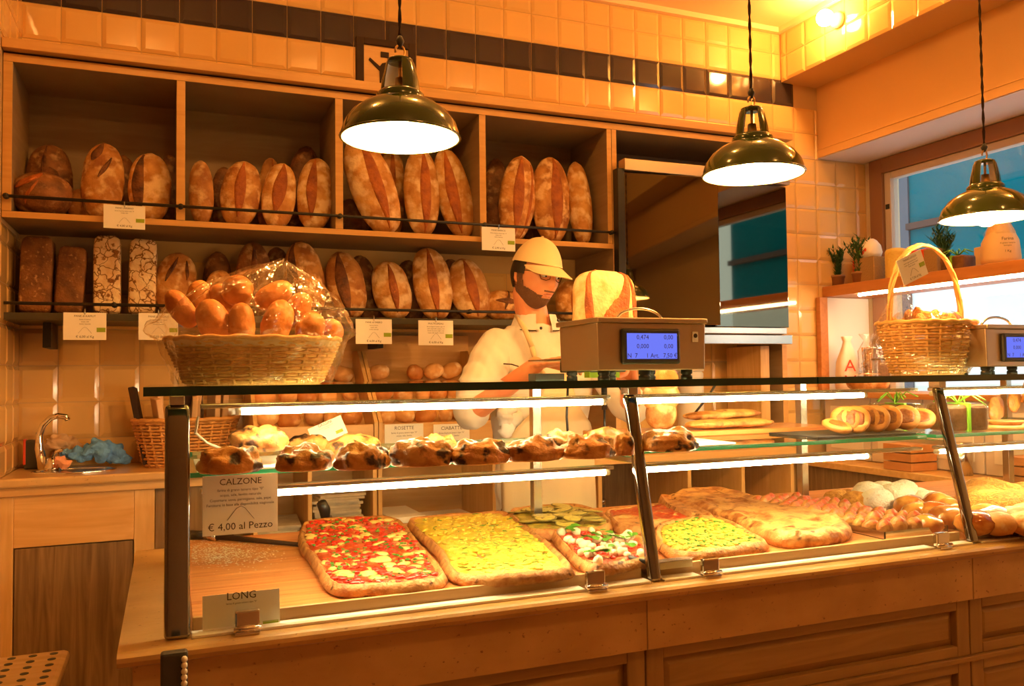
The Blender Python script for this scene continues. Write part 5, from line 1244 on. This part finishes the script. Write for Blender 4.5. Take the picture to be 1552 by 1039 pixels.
def clump(name, label, cat, m, spots, Y, z, seed):
    cs_ = [PY(x, y, Y) for x, y, r in spots]; o0 = Vector((cs_[0].x, Y, z)); mb = MB()
    for i, (x, y, r) in enumerate(spots):
        c = cs_[i]-o0; mb.blob((c.x, (i % 3-1)*.02, max(c.z, r*.6)), (r, r*.8, r*.75), 12, 16, .75, seed+i)
    o = mb.build(name, m, None, False); md = o.modifiers.new('r', 'REMESH'); md.mode = 'VOXEL'; md.voxel_size = .006; me = evalmesh(o, name, m); o.modifiers.clear(); o.data = me
    for v in me.vertices: v.co += Vector((noise.noise(v.co*30), noise.noise(v.co*30+Vector((5,0,0))), noise.noise(v.co*30+Vector((0,5,0)))))*.010
    lo = min(v.co.z for v in me.vertices)
    for v in me.vertices: v.co.z -= lo
    o.location = o0; return tag(o, label, cat)
clump('cleaning_cloth', 'crumpled blue cleaning cloth beside the tap', 'cloth', 'blue_cloth', [(150,682,.055),(172,690,.045),(135,690,.04),(185,697,.03),(118,692,.035),(100,690,.025)], 3.97, ZK+.007, 5)
clump('paper_bag', 'crumpled brown paper bag behind the blue cloth', 'bag', 'brown_paper', [(88,668,.045),(105,668,.04),(95,688,.04),(120,672,.025)], 4.05, ZK, 9)
sb_ = thing('soap_bottle', 'small dark soap bottle with a red stripe behind the tap', 'bottle', (PY(48, 700, 4.0).x, 4.02, ZK)); MB().box(-.03,.03,-.02,.02,0,.12).build('bottle', 'dark_shelf', sb_, bevel=.008); MB().box(-.032,-.022,-.021,.021,.02,.125).build('stripe', 'red_pack', sb_, bevel=.002); MB().tube([(0.02,0,.12),(0.02,0,.15)], .008, 8).build('cap', 'black', sb_, True)
o = clump('sponge', 'orange sponge leaning on the tap base', 'sponge', 'sponge', [(92,688,.022),(97,696,.022)], 3.87, ZK+.004, 3)
BK = Vector((PY(282, 700, 3.86).x, 3.86, ZK+.0005))
t = thing('storage_basket', 'orange wicker basket holding folded bags at the end of the sink worktop', 'basket', BK); basket(t, .16, .105, .205, .135, .185, 14, 24, 'wicker_orange', .006)
rg = random.Random(12)
for i in range(9):
    x = -.15+.036*i; o = thing('folded_bag', 'folded brown paper bag sticking out of the orange wicker basket', 'bag', BK+Vector((x, rg.uniform(-.06,.06), .01)), rg.uniform(-.5,.5), 'folded bags in the orange wicker basket')
    hgt = rg.uniform(.27,.36); MB().box(-.012,.012,-.045,.045,0,hgt).build('bag', 'brown_paper' if i % 3 else 'frame_wood', o, bevel=.004); o.rotation_euler = (rg.uniform(-.12,.12), rg.uniform(-.2,.2), rg.uniform(-.4,.4))
# ================================================================== bread bins on the back wall
bb = thing('bread_bins', 'wooden cabinet with open bread bins and paper cubbies behind the counter', 'cabinet', (.87, 3.62, 0))
def bbx(n, x0, x1, y0, y1, z0, z1, m='pine_flat', bv=.002): return bx(n, x0-.87, x1-.87, y0-3.62, y1-3.62, z0, z1, m, bb, bv)
bbx('back_panel', .32, 1.42, 4.06, 4.088, .5, 1.60); bbx('bin_floor', .34, 1.40, 3.62, 4.06, 1.035, 1.055); bbx('cubby_floor', .34, 1.40, 3.62, 4.06, .62, .64); bbx('plinth', .34, 1.40, 3.64, 4.06, 0, .62, 'old_wood')
for x0, x1 in ((.34, .822), (.862, 1.372)): bbx('bin_front', x0, x1, 3.60, 3.62, 1.035, 1.192)
for x in (.325, .826, .846, 1.376):
    mb = MB(); mb.prism([(3.60, 1.035), (3.60, 1.20), (3.95, 1.52), (4.06, 1.52), (4.06, 1.035)], 0, .016, axis='x'); mb.v = [(v[0]+x-.87, v[1]-3.62, v[2]) for v in mb.v]; mb.build('bin_divider', 'pine', bb)
for x in (.325, .545, .822, .846, 1.376): bbx('cubby_divider', x, x+.018, 3.62, 4.06, .64, 1.035, 'pine')
for x0, x1 in ((.343, .824), (.864, 1.374)):
    MB().add([(x0-.87, 0.02, 1.056), (x1-.87, 0.02, 1.056), (x1-.87, .43, 1.44), (x0-.87, .43, 1.44), (x0-.87, 0.035, 1.056), (x1-.87, .035, 1.056), (x1-.87, .435, 1.43), (x0-.87, .435, 1.43)], [(0,1,2,3),(4,7,6,5),(0,4,5,1),(2,6,7,3),(0,3,7,4),(1,5,6,2)]).build('bin_ramp', 'pine_flat', bb)
rg = random.Random(21); k = 0
for b0, b1, nm in ((.36, .81, 'roll in the bin nearer the orange wicker basket'), (.88, 1.36, 'roll in the bin next to the baker')):
    for row in range(4):
        for col in range(5):
            x = b0+.045+col*.09+rg.uniform(-.012, .012); y = 3.68+row*.088; z = 1.075+row*.098+rg.uniform(0, .015)
            if row == 3 and rg.random() < .35: continue
            o = loaf('bread_roll', nm, 'rolls in the bread bins', (x, y, z), rg.uniform(.085, .11), .075, .062, tilt=90+rg.uniform(-20, 20), lean=rg.uniform(-20, 20), yaw=rg.uniform(-60, 60), seed=400+k, m='roll_flour' if k % 3 else 'roll', scores=(), cat='bread roll', amp=.1); k += 1
def bin_card(x0, x1, y0, y1, label, title, price, roll=0.0):
    a, b = PY(x0, y0, 3.594), PY(x1, y1, 3.594); c = (a+b)/2
    return price_card('price_card', label, c, b.x-a.x, a.z-b.z, title, ['farina di grano tenero tipo "0"', 'acqua, sale, lievito'], price, (R(90), R(roll), 0), None, False, 'paper', ts=.14, ps=.13)
bin_card(583,642,643,694,'rosette card on the front of the bread bin','ROSETTE','€ 2,90 al Kg'); bin_card(657,712,643,694,'ciabatte card on the front of the bread bin','CIABATTE','€ 2,90 al Kg')
c = PY(497, 665, 2.42); pcx = price_card('price_card', 'grissini card tilted on the shelf behind the calzoni', c, .10, .055, 'GRISSINI', ['farina di grano tenero tipo "0"','acqua, sale'], None, (R(85), R(-22), 0), True, False, 'paper', ts=.2, hill=False, gpos=(.2,-.25)); pcx.location.z = 1.2006+.045
# papers in the cubbies
def papers(x, y, n, label, w_, d_, m, fan=0.0):
    t = thing('paper_stack', label, 'papers', (x, y, .6402))
    for i in range(n): MB().box(-w_/2, w_/2, -d_/2, d_/2, 0, .011).build('sheaf', m, t, loc=(rg.uniform(-.01,.01), rg.uniform(-.008,.008), i*.0115), rot=(0, 0, rg.uniform(-fan, fan)))
papers(.68, 3.82, 22, 'tall heap of grey wrapping paper behind the tomato pizza', .20, .34, 'grey_paper', .12); papers(.98, 3.80, 12, 'stack of white paper sheets in the middle cubby', .16, .32, 'paper', .05); papers(1.22, 3.80, 9, 'low stack of white sheets in the cubby by the baker', .22, .30, 'paper', .08)
papers(.44, 3.8, 12, 'grey paper heap under the orange basket end', .17, .3, 'grey_paper', .1)
# rear worktop right of the baker
rw = thing('rear_cabinet', 'low wooden cabinet with open compartments under the mirrored doors', 'cabinet', (2.25, 3.62, 0))
def rwx(n, x0, x1, y0, y1, z0, z1, m='pine', bv=.002): return bx(n, x0-2.25, x1-2.25, y0-3.62, y1-3.62, z0, z1, m, rw, bv)
rwx('worktop', 1.42, 3.10, 3.60, YW-.012, .96, .995, 'pine_flat'); rwx('back_board', 1.42, 3.10, YW-.03, YW-.012, .1, .96, 'old_wood'); rwx('floor_board', 1.42, 3.10, 3.64, YW-.03, .1, .12, 'pine_flat'); rwx('shelf', 1.42, 3.10, 3.66, YW-.03, .52, .54, 'pine_flat')
for x in (1.42, 1.92, 2.43, 2.76, 3.08): rwx('partition', x, x+.022, 3.62, YW-.03, .12, .96, 'pine')
o = bx('white_carton', -.07, .07, -.1, .1, 0, .18, 'paper', None, .004); o.location = (2.62, 3.82, .5405); tag(o, 'white carton in the open compartment under the mirrored doors', 'box')
bt = thing('glass_jar', 'dark jar in the compartment behind the white focaccia', 'jar', (2.02, 3.8, .5405)); MB().lathe([(0,0),(.05,0),(.055,.02),(.055,.15),(.03,.18),(.03,.2),(0,.2)], 20).build('jar', 'dark_grey', bt, True); MB().lathe([(0,.2),(.034,.2),(.034,.225),(0,.225)], 16).build('lid', 'steel', bt, True)
cn = thing('white_canister', 'white enamel canister on the worktop below the mirrored doors', 'canister', (2.62, 3.86, .9955)); MB().lathe([(0,0),(.07,0),(.07,.40),(.06,.41),(0,.41)], 24).build('canister', 'white_plastic', cn, True); MB().lathe([(0,.41),(.073,.41),(.073,.43),(.01,.44),(.012,.455),(0,.46)], 24).build('lid', 'white_plastic', cn, True)
pp = bx('wood_partition', -.03, .03, -.15, .15, 0, .545, 'pine', None, .003); pp.location = (3.0, 3.86, .9955); tag(pp, 'upright wooden partition standing on the worktop beside the tiles', 'partition')
# ================================================================== window side
wu = thing('window_shelves', 'reddish wooden shelves along the window with white panelled front', 'shelf', (3.76, 3.0, 0))
def wux(n, x0, x1, y0, y1, z0, z1, m='red_wood', bv=.003): return bx(n, x0-3.76, x1-3.76, y0-3.0, y1-3.0, z0, z1, m, wu, bv)
YF = 1.9
wux('upper_shelf', 3.755, XR-.022, YF, YW-.012, 1.855, 1.92); wux('ledge', 3.62, XR-.022, YF, YW-.012, 1.245, 1.275); wux('upright', 3.70, 3.76, YW-.05, YW-.014, 1.277, 1.853, 'red_wood'); wux('upright', 3.76, XR-.03, YW-.03, YW-.014, 1.277, 1.853, 'white_render')
for i in range(6): wux('front_panel', 3.70, 3.72, YW-.06-.36*(i+1), YW-.07-.36*i, .885, 1.243, 'window_white'); wux('panel_field', 3.694, 3.70, YW-.06-.36*(i+1)+.05, YW-.07-.36*i-.05, .94, 1.19, 'white_plastic')
wux('lower_counter', 3.48, XR-.004, YF-.3, YW-.012, .845, .88, 'pine_flat'); wux('counter_front', 3.52, 3.54, YF-.3, YW-.012, 0, .843, 'old_wood')
MB().tube([(3.785-3.76, YF-3.0+.1, 1.846), (3.785-3.76, YW-3.0-.28, 1.846)], .008, 8).build('light_tube', 'tube', wu, True)
ZU = 1.9205
def upx(x, X=3.92): d = PX(x, 400, X); return Vector((X, d.y, ZU))
def plant(x, label, hgt, X=3.88, n=26, spread=.09, potr=.045, poth=.075, fol='rosemary'):
    c = upx(x, X); t = thing('potted_herb', label, 'plant', c); MB().lathe([(0,0),(potr*.8,0),(potr,poth*.8),(potr*1.1,poth*.82),(potr*1.1,poth),(0,poth)], 18).build('pot', 'terracotta', t, True)
    mb = MB(); lf = MB(); rr = random.Random(int(x))
    for i in range(n):
        a = rr.uniform(0, 2*PI); s = rr.uniform(.2, 1)*spread; h_ = hgt*rr.uniform(.55, 1); p0 = Vector((rr.uniform(-.02,.02), rr.uniform(-.02,.02), poth)); p2 = Vector((s*math.cos(a), s*math.sin(a), poth+h_)); p1 = (p0+p2)/2+Vector((0,0,.02)); mb.tube([p0, p1, p2], .0018, 4)
        for j in range(12):
            q = p0.lerp(p1, j/6) if j < 6 else p1.lerp(p2, (j-5)/6); b = rr.uniform(0, 2*PI); d = Vector((math.cos(b), math.sin(b), .8))*.030; e = Vector((-math.sin(b), math.cos(b), 0))*.006
            lf.add([q-e, q+e, q+d], [(0,1,2)])
    mb.build('stems', 'rosemary', t); stuff(lf.build('needles', fol, t))
plant(1268, 'potted rosemary at the wall end of the window shelf', .17, n=36); plant(1303, 'taller potted rosemary second from the tiled wall on the window shelf', .21, n=44)
def up_box(name, label, cat, x, w_, d_, h_, m, X=3.92, dz=0, bv=.006, parts=None):
    t = thing(name, label, cat, upx(x, X)+Vector((0,0,dz))); MB().box(-w_/2, w_/2, -d_/2, d_/2, 0, h_).build('body', m, t, bevel=bv)
    if parts: parts(t, w_, d_, h_)
    return t
up_box('hamper_box', 'brown hamper box under the white flowered bag', 'box', 1322, .13, .15, .155, 'burlap')
up_box('orange_tin', 'orange tin behind the taller rosemary', 'tin', 1308, .09, .09, .17, 'red_pack', X=4.03)
t = thing('flowered_bag', 'white bag with red flower print on top of the hamper box', 'bag', upx(1320)+Vector((0,0,.1555)))
MB().lathe([(0,0),(.055,0),(.066,.03),(.060,.075),(.035,.105),(.02,.115),(0,.117)], 18, wob=lambda a, z: 1+.06*math.sin(5*a+z*40)).build('bag', 'white_bag', t, True)
for i, (y, z) in enumerate(((-.02,.045),(.015,.06),(.0,.03))): MB().blob((-.063, y, z), (.004,.011,.011), 5, 8, .4, i).build('printed_flower', 'red_pack', t, True)
MB().box(-.068,-.06,.02,.032,.02,.045).build('printed_flag', 'ribbon', t)
def jarlid(t, w_, d_, h_): pass
t = thing('yellow_jar', 'tall yellow jar with ribbed sides on the window shelf', 'jar', upx(1359)); MB().lathe([(0,0),(.055,0),(.062,.01)]+[(.062+.0015*(k % 2), .012+.010*k) for k in range(16)]+[(.055,.18),(.03,.187),(0,.188)], 24).build('jar', 'jar_yellow', t, True)
up_box('red_packet', 'bright red packet beside the yellow jar', 'packet', 1393, .06, .17, .165, 'red_pack', X=3.98, bv=.012); up_box('brown_box', 'brown cardboard box between the red packet and the plant', 'box', 1418, .08, .09, .15, 'burlap', X=3.95)
plant(1432, 'bushy green plant in the middle of the window shelf', .20, X=3.98, n=40, spread=.08)
t = thing('gift_parcel', 'dark wrapped parcel with green bow on the window shelf', 'parcel', upx(1452, 3.86)); MB().box(-.05,.05,-.07,.07,0,.075).build('parcel', 'dark_cake', t, bevel=.01); MB().box(-.052,.052,-.006,.006,-.0005,.078).build('ribbon', 'ribbon', t); mb = MB()
for k in range(8): a = k*.8; mb.tube([(0,0,.077),(.04*math.cos(a),.04*math.sin(a),.11),(.075*math.cos(a),.075*math.sin(a),.095)], .003, 5)
mb.build('bow', 'ribbon', t, True)
def flour_bag(x, label, X):
    t = thing('flour_bag', label, 'bag', upx(x, X)); MB().lathe([(0,0),(.085,0),(.092,.03),(.085,.12),(.068,.155),(.066,.165),(.05,.20),(.045,.215),(0,.212)], 22, wob=lambda a, z: 1+.05*math.sin(4*a+1)+.03*math.sin(9*a+z*30)).build('bag', 'flour_bag', t, True)
    MB().lathe([(.070,.152),(.072,.165),(.053,.20),(.048,.218)], 22, wob=lambda a, z: 1+.06*math.sin(7*a)).build('clear_top', 'cellophane', t, True)
    text_mesh([('Farina', .022, 0, .03), ('di grano tenero', .011, 0, .012), ('biologica', .010, 0, .0), ('1 Kg', .016, 0, -.03)], 'lettering', 'frame_wood', t, (-.052, -.080, .085), (R(90), 0, R(-35)))
flour_bag(1517, 'tan flour bag with clear top beside the gift parcel', 3.88)
up_box('cream_tin', 'cream tin behind the flour bag', 'tin', 1492, .07, .07, .13, 'flour_bag', X=4.03)
# lower ledge
ZLd = 1.2755
def lpx(x, X=3.84): d = PX(x, 500, X); return Vector((X, d.y, ZLd))
t = thing('printed_bag', 'tall white paper bag with red print standing on the ledge below the rosemary', 'bag', lpx(1283, 3.80)); mb = MB(); mb.lathe([(0,0),(.065,0),(.07,.05),(.062,.18),(.03,.27),(.022,.30),(.032,.33),(0,.33)], 18, wob=lambda a, z: 1+.10*math.sin(4*a)+.04*math.sin(9*a+z*20)); mb.build('bag', 'white_bag', t, True)
text_mesh([('A', .10, 0, 0)], 'red_print', 'red_pack', t, (-.042, -.066, .12), (R(90), 0, R(-30)))
t = thing('grissini_bag', 'clear bag of breadsticks standing beside the printed bag', 'bag', lpx(1314, 3.82)); mb = MB(); rr = random.Random(2)
for k in range(16): a, b = rr.uniform(-.03,.03), rr.uniform(-.03,.03); mb.tube([(a*.6, b*.6, .005), (a*1.3, b*1.3, .26)], .006, 6)
stuff(mb.build('breadsticks', 'biscuit', t, True)); MB().lathe([(.045,0),(.05,.1),(.055,.24),(.02,.30),(.05,.34)], 16, wob=lambda a, z: 1+.1*math.sin(5*a)).build('wrap', 'cellophane', t, True)
loaf('cut_loaf', 'half of a coarse brown loaf lying on the ledge beside the handled basket', None, lpx(1313, 3.70), .24, .11, .12, tilt=90, lean=0, yaw=-60, seed=333, m='crust', scores=())
# things on the lower counter by the window
zc2 = .8805
t = thing('steel_canister', 'steel canister lying on the low counter beyond the sugar buns', 'canister', (3.62, 3.02, zc2)); MB().lathe([(0,0),(.05,0),(.05,.16),(0,.16)], 20).build('can', 'steel', t, True)
for (y, w_, h_, l) in ((3.30, .18, .14, 'wooden crate on the low counter behind the sugar buns'), (2.62, .16, .13, 'small wooden crate on the low counter by the second chrome post')):
    t = thing('wooden_crate', l, 'crate', (3.585, y, zc2))
    for k in range(3): MB().box(-.09,.09,-w_/2,w_/2,.002+k*h_/3,(k+1)*h_/3-.004).build('slat', 'red_wood', t, bevel=.002)
t = thing('dark_tray', 'dark baking tray with a red pizza on a wooden box by the window', 'tray', (3.55, 2.28, zc2)); MB().box(-.03,.12,-.22,.22,0,.14).build('box', 'ledge_wood', t, bevel=.004); MB().box(-.06,.135,-.26,.26,.141,.165).build('tray', 'black', t, bevel=.006); MB().box(-.045,.12,-.24,.24,.166,.176).build('pizza', 'tomato', t, bevel=.004)
# ================================================================== customer side, foreground
t = thing('bar_stool', 'pale wooden stool with a perforated seat beside the counter', 'stool', (-.40, 1.98, 0)); zt = PY(88, 1023, 1.98).z
pc_ = PY(92, 1022, 1.98); sx = pc_.x+.40
MB().box(-.19, sx, -.19, .19, zt-.028, zt).build('seat', 'pine_flat', t, bevel=.012)
hole = MB().lathe([(0,.0006),(.0085,.0006),(.0085,0),(0,0)], 12).build('seat_hole', 'black', t, loc=(0,0,zt)); hm = hole.data; first = True
for i in range(9):
    for j in range(9):
        x, y = -.16+i*(sx+.13)/8, -.16+j*.04
        o = hole if first else bpy.data.objects.new('seat_hole', hm)
        if not first: C.objects.link(o); o.parent = t
        first = False; o.location = (x, y, zt)
for s in (-1, 1):
    for q in (-1, 1): MB().tube([(s*.15-.01, q*.15, zt-.02), (s*.19-.01, q*.19, 0)], [.016,.013], 10).build('leg', 'pine', t, True)
for s in (-1, 1): MB().tube([(s*.175-.01, -.175, .28), (s*.175-.01, .175, .28)], .009, 8).build('stretcher', 'pine', t, True); MB().tube([(-.175-.01, s*.175, .34), (.175-.01, s*.175, .34)], .009, 8).build('stretcher', 'pine', t, True)
a, b = PY(243, 991, 1.62), PY(285, 988, 1.62)
t = thing('rope_post', 'narrow dark post with a white twisted cord in front of the stone slab', 'post', ((a.x+b.x)/2, 1.63, 0)); hw = (b.x-a.x)/2
MB().box(-hw, hw, -.012, .012, .012, a.z).build('post', 'dark_grey', t, bevel=.005); MB().lathe([(0,0),(.11,0),(.11,.008),(.02,.016),(0,.016)], 24).build('base_plate', 'dark_grey', t, True)
mb = MB(); z = a.z-.012; i = 0
while z > .25:
    mb.blob((hw-.006-.010*(a.z-z), -.017, z), (.0055,.0055,.0062), 6, 8); z -= .0105; i += 1
mb.build('twisted_cord', 'white_plastic', t, True)
# ================================================================== parts of parts
SUB = {'price_card': {'title_lettering': 'card', 'small_lettering': 'card', 'price_lettering': 'card', 'hill_outline': 'card', 'green_square': 'card'},
 'display_case': {'tube_cap': 'light_tube', 'clamp_jaw': 'clamp', 'clamp_pin': 'clamp', 'post_head': 'front_post', 'plug': 'cable'},
 'counter_scale': {'screen': 'screen_frame', 'screen_digits': 'screen_frame', 'sticker_emblem': 'sticker', 'pan_support': 'weighing_pan'},
 'pendant_lamp': {'rim': 'shade', 'shade_lining': 'shade', 'collar': 'shade', 'hook_eye': 'hook', 'holder_rod': 'lamp_holder'},
 'globe_lamp': {}, 'person': {'cap_brim': 'cap', 'cap_button': 'cap', 'collar': 'jacket', 'collar_piping': 'jacket', 'button': 'jacket', 'pocket_piping': 'jacket', 'apron_strap': 'apron', 'apron_knot': 'apron', 'iris': 'eyeball'},
 'bread_shelf': {'rail_knob': 'rail'}, 'bread_basket': {}, 'flour_bag': {'lettering': 'bag'}, 'printed_bag': {'red_print': 'bag'}, 'flowered_bag': {'printed_flower': 'bag', 'printed_flag': 'bag'},
 'wrapped_cake': {'ribbon_curls': 'ribbon'}, 'gift_parcel': {'bow': 'ribbon'}, 'window_shelves': {'panel_field': 'front_panel'}, 'faucet': {'lever': 'tap_body'}, 'soap_bottle': {'stripe': 'bottle'}, 'potted_herb': {'needles': 'stems'}}
bpy.context.view_layer.update()
def stem(n): return n.rsplit('.', 1)[0] if n[-3:].isdigit() and '.' in n else n
def mid(o): return o.matrix_world @ (sum((Vector(c) for c in o.bound_box), Vector())/8)
kids = {}
for o in bpy.data.objects:
    if o.parent: kids.setdefault(o.parent.name, []).append(o)
for r in [o for o in bpy.data.objects if o.parent is None]:
    rule = SUB.get(stem(r.name))
    if not rule: continue
    ch = kids.get(r.name, [])
    for o in ch:
        tgt = rule.get(stem(o.name))
        if not tgt: continue
        c = [q for q in ch if stem(q.name) == tgt]
        if not c: continue
        q = min(c, key=lambda q: (mid(q)-mid(o)).length); o.parent = q; o.matrix_parent_inverse = q.matrix_basis.inverted()
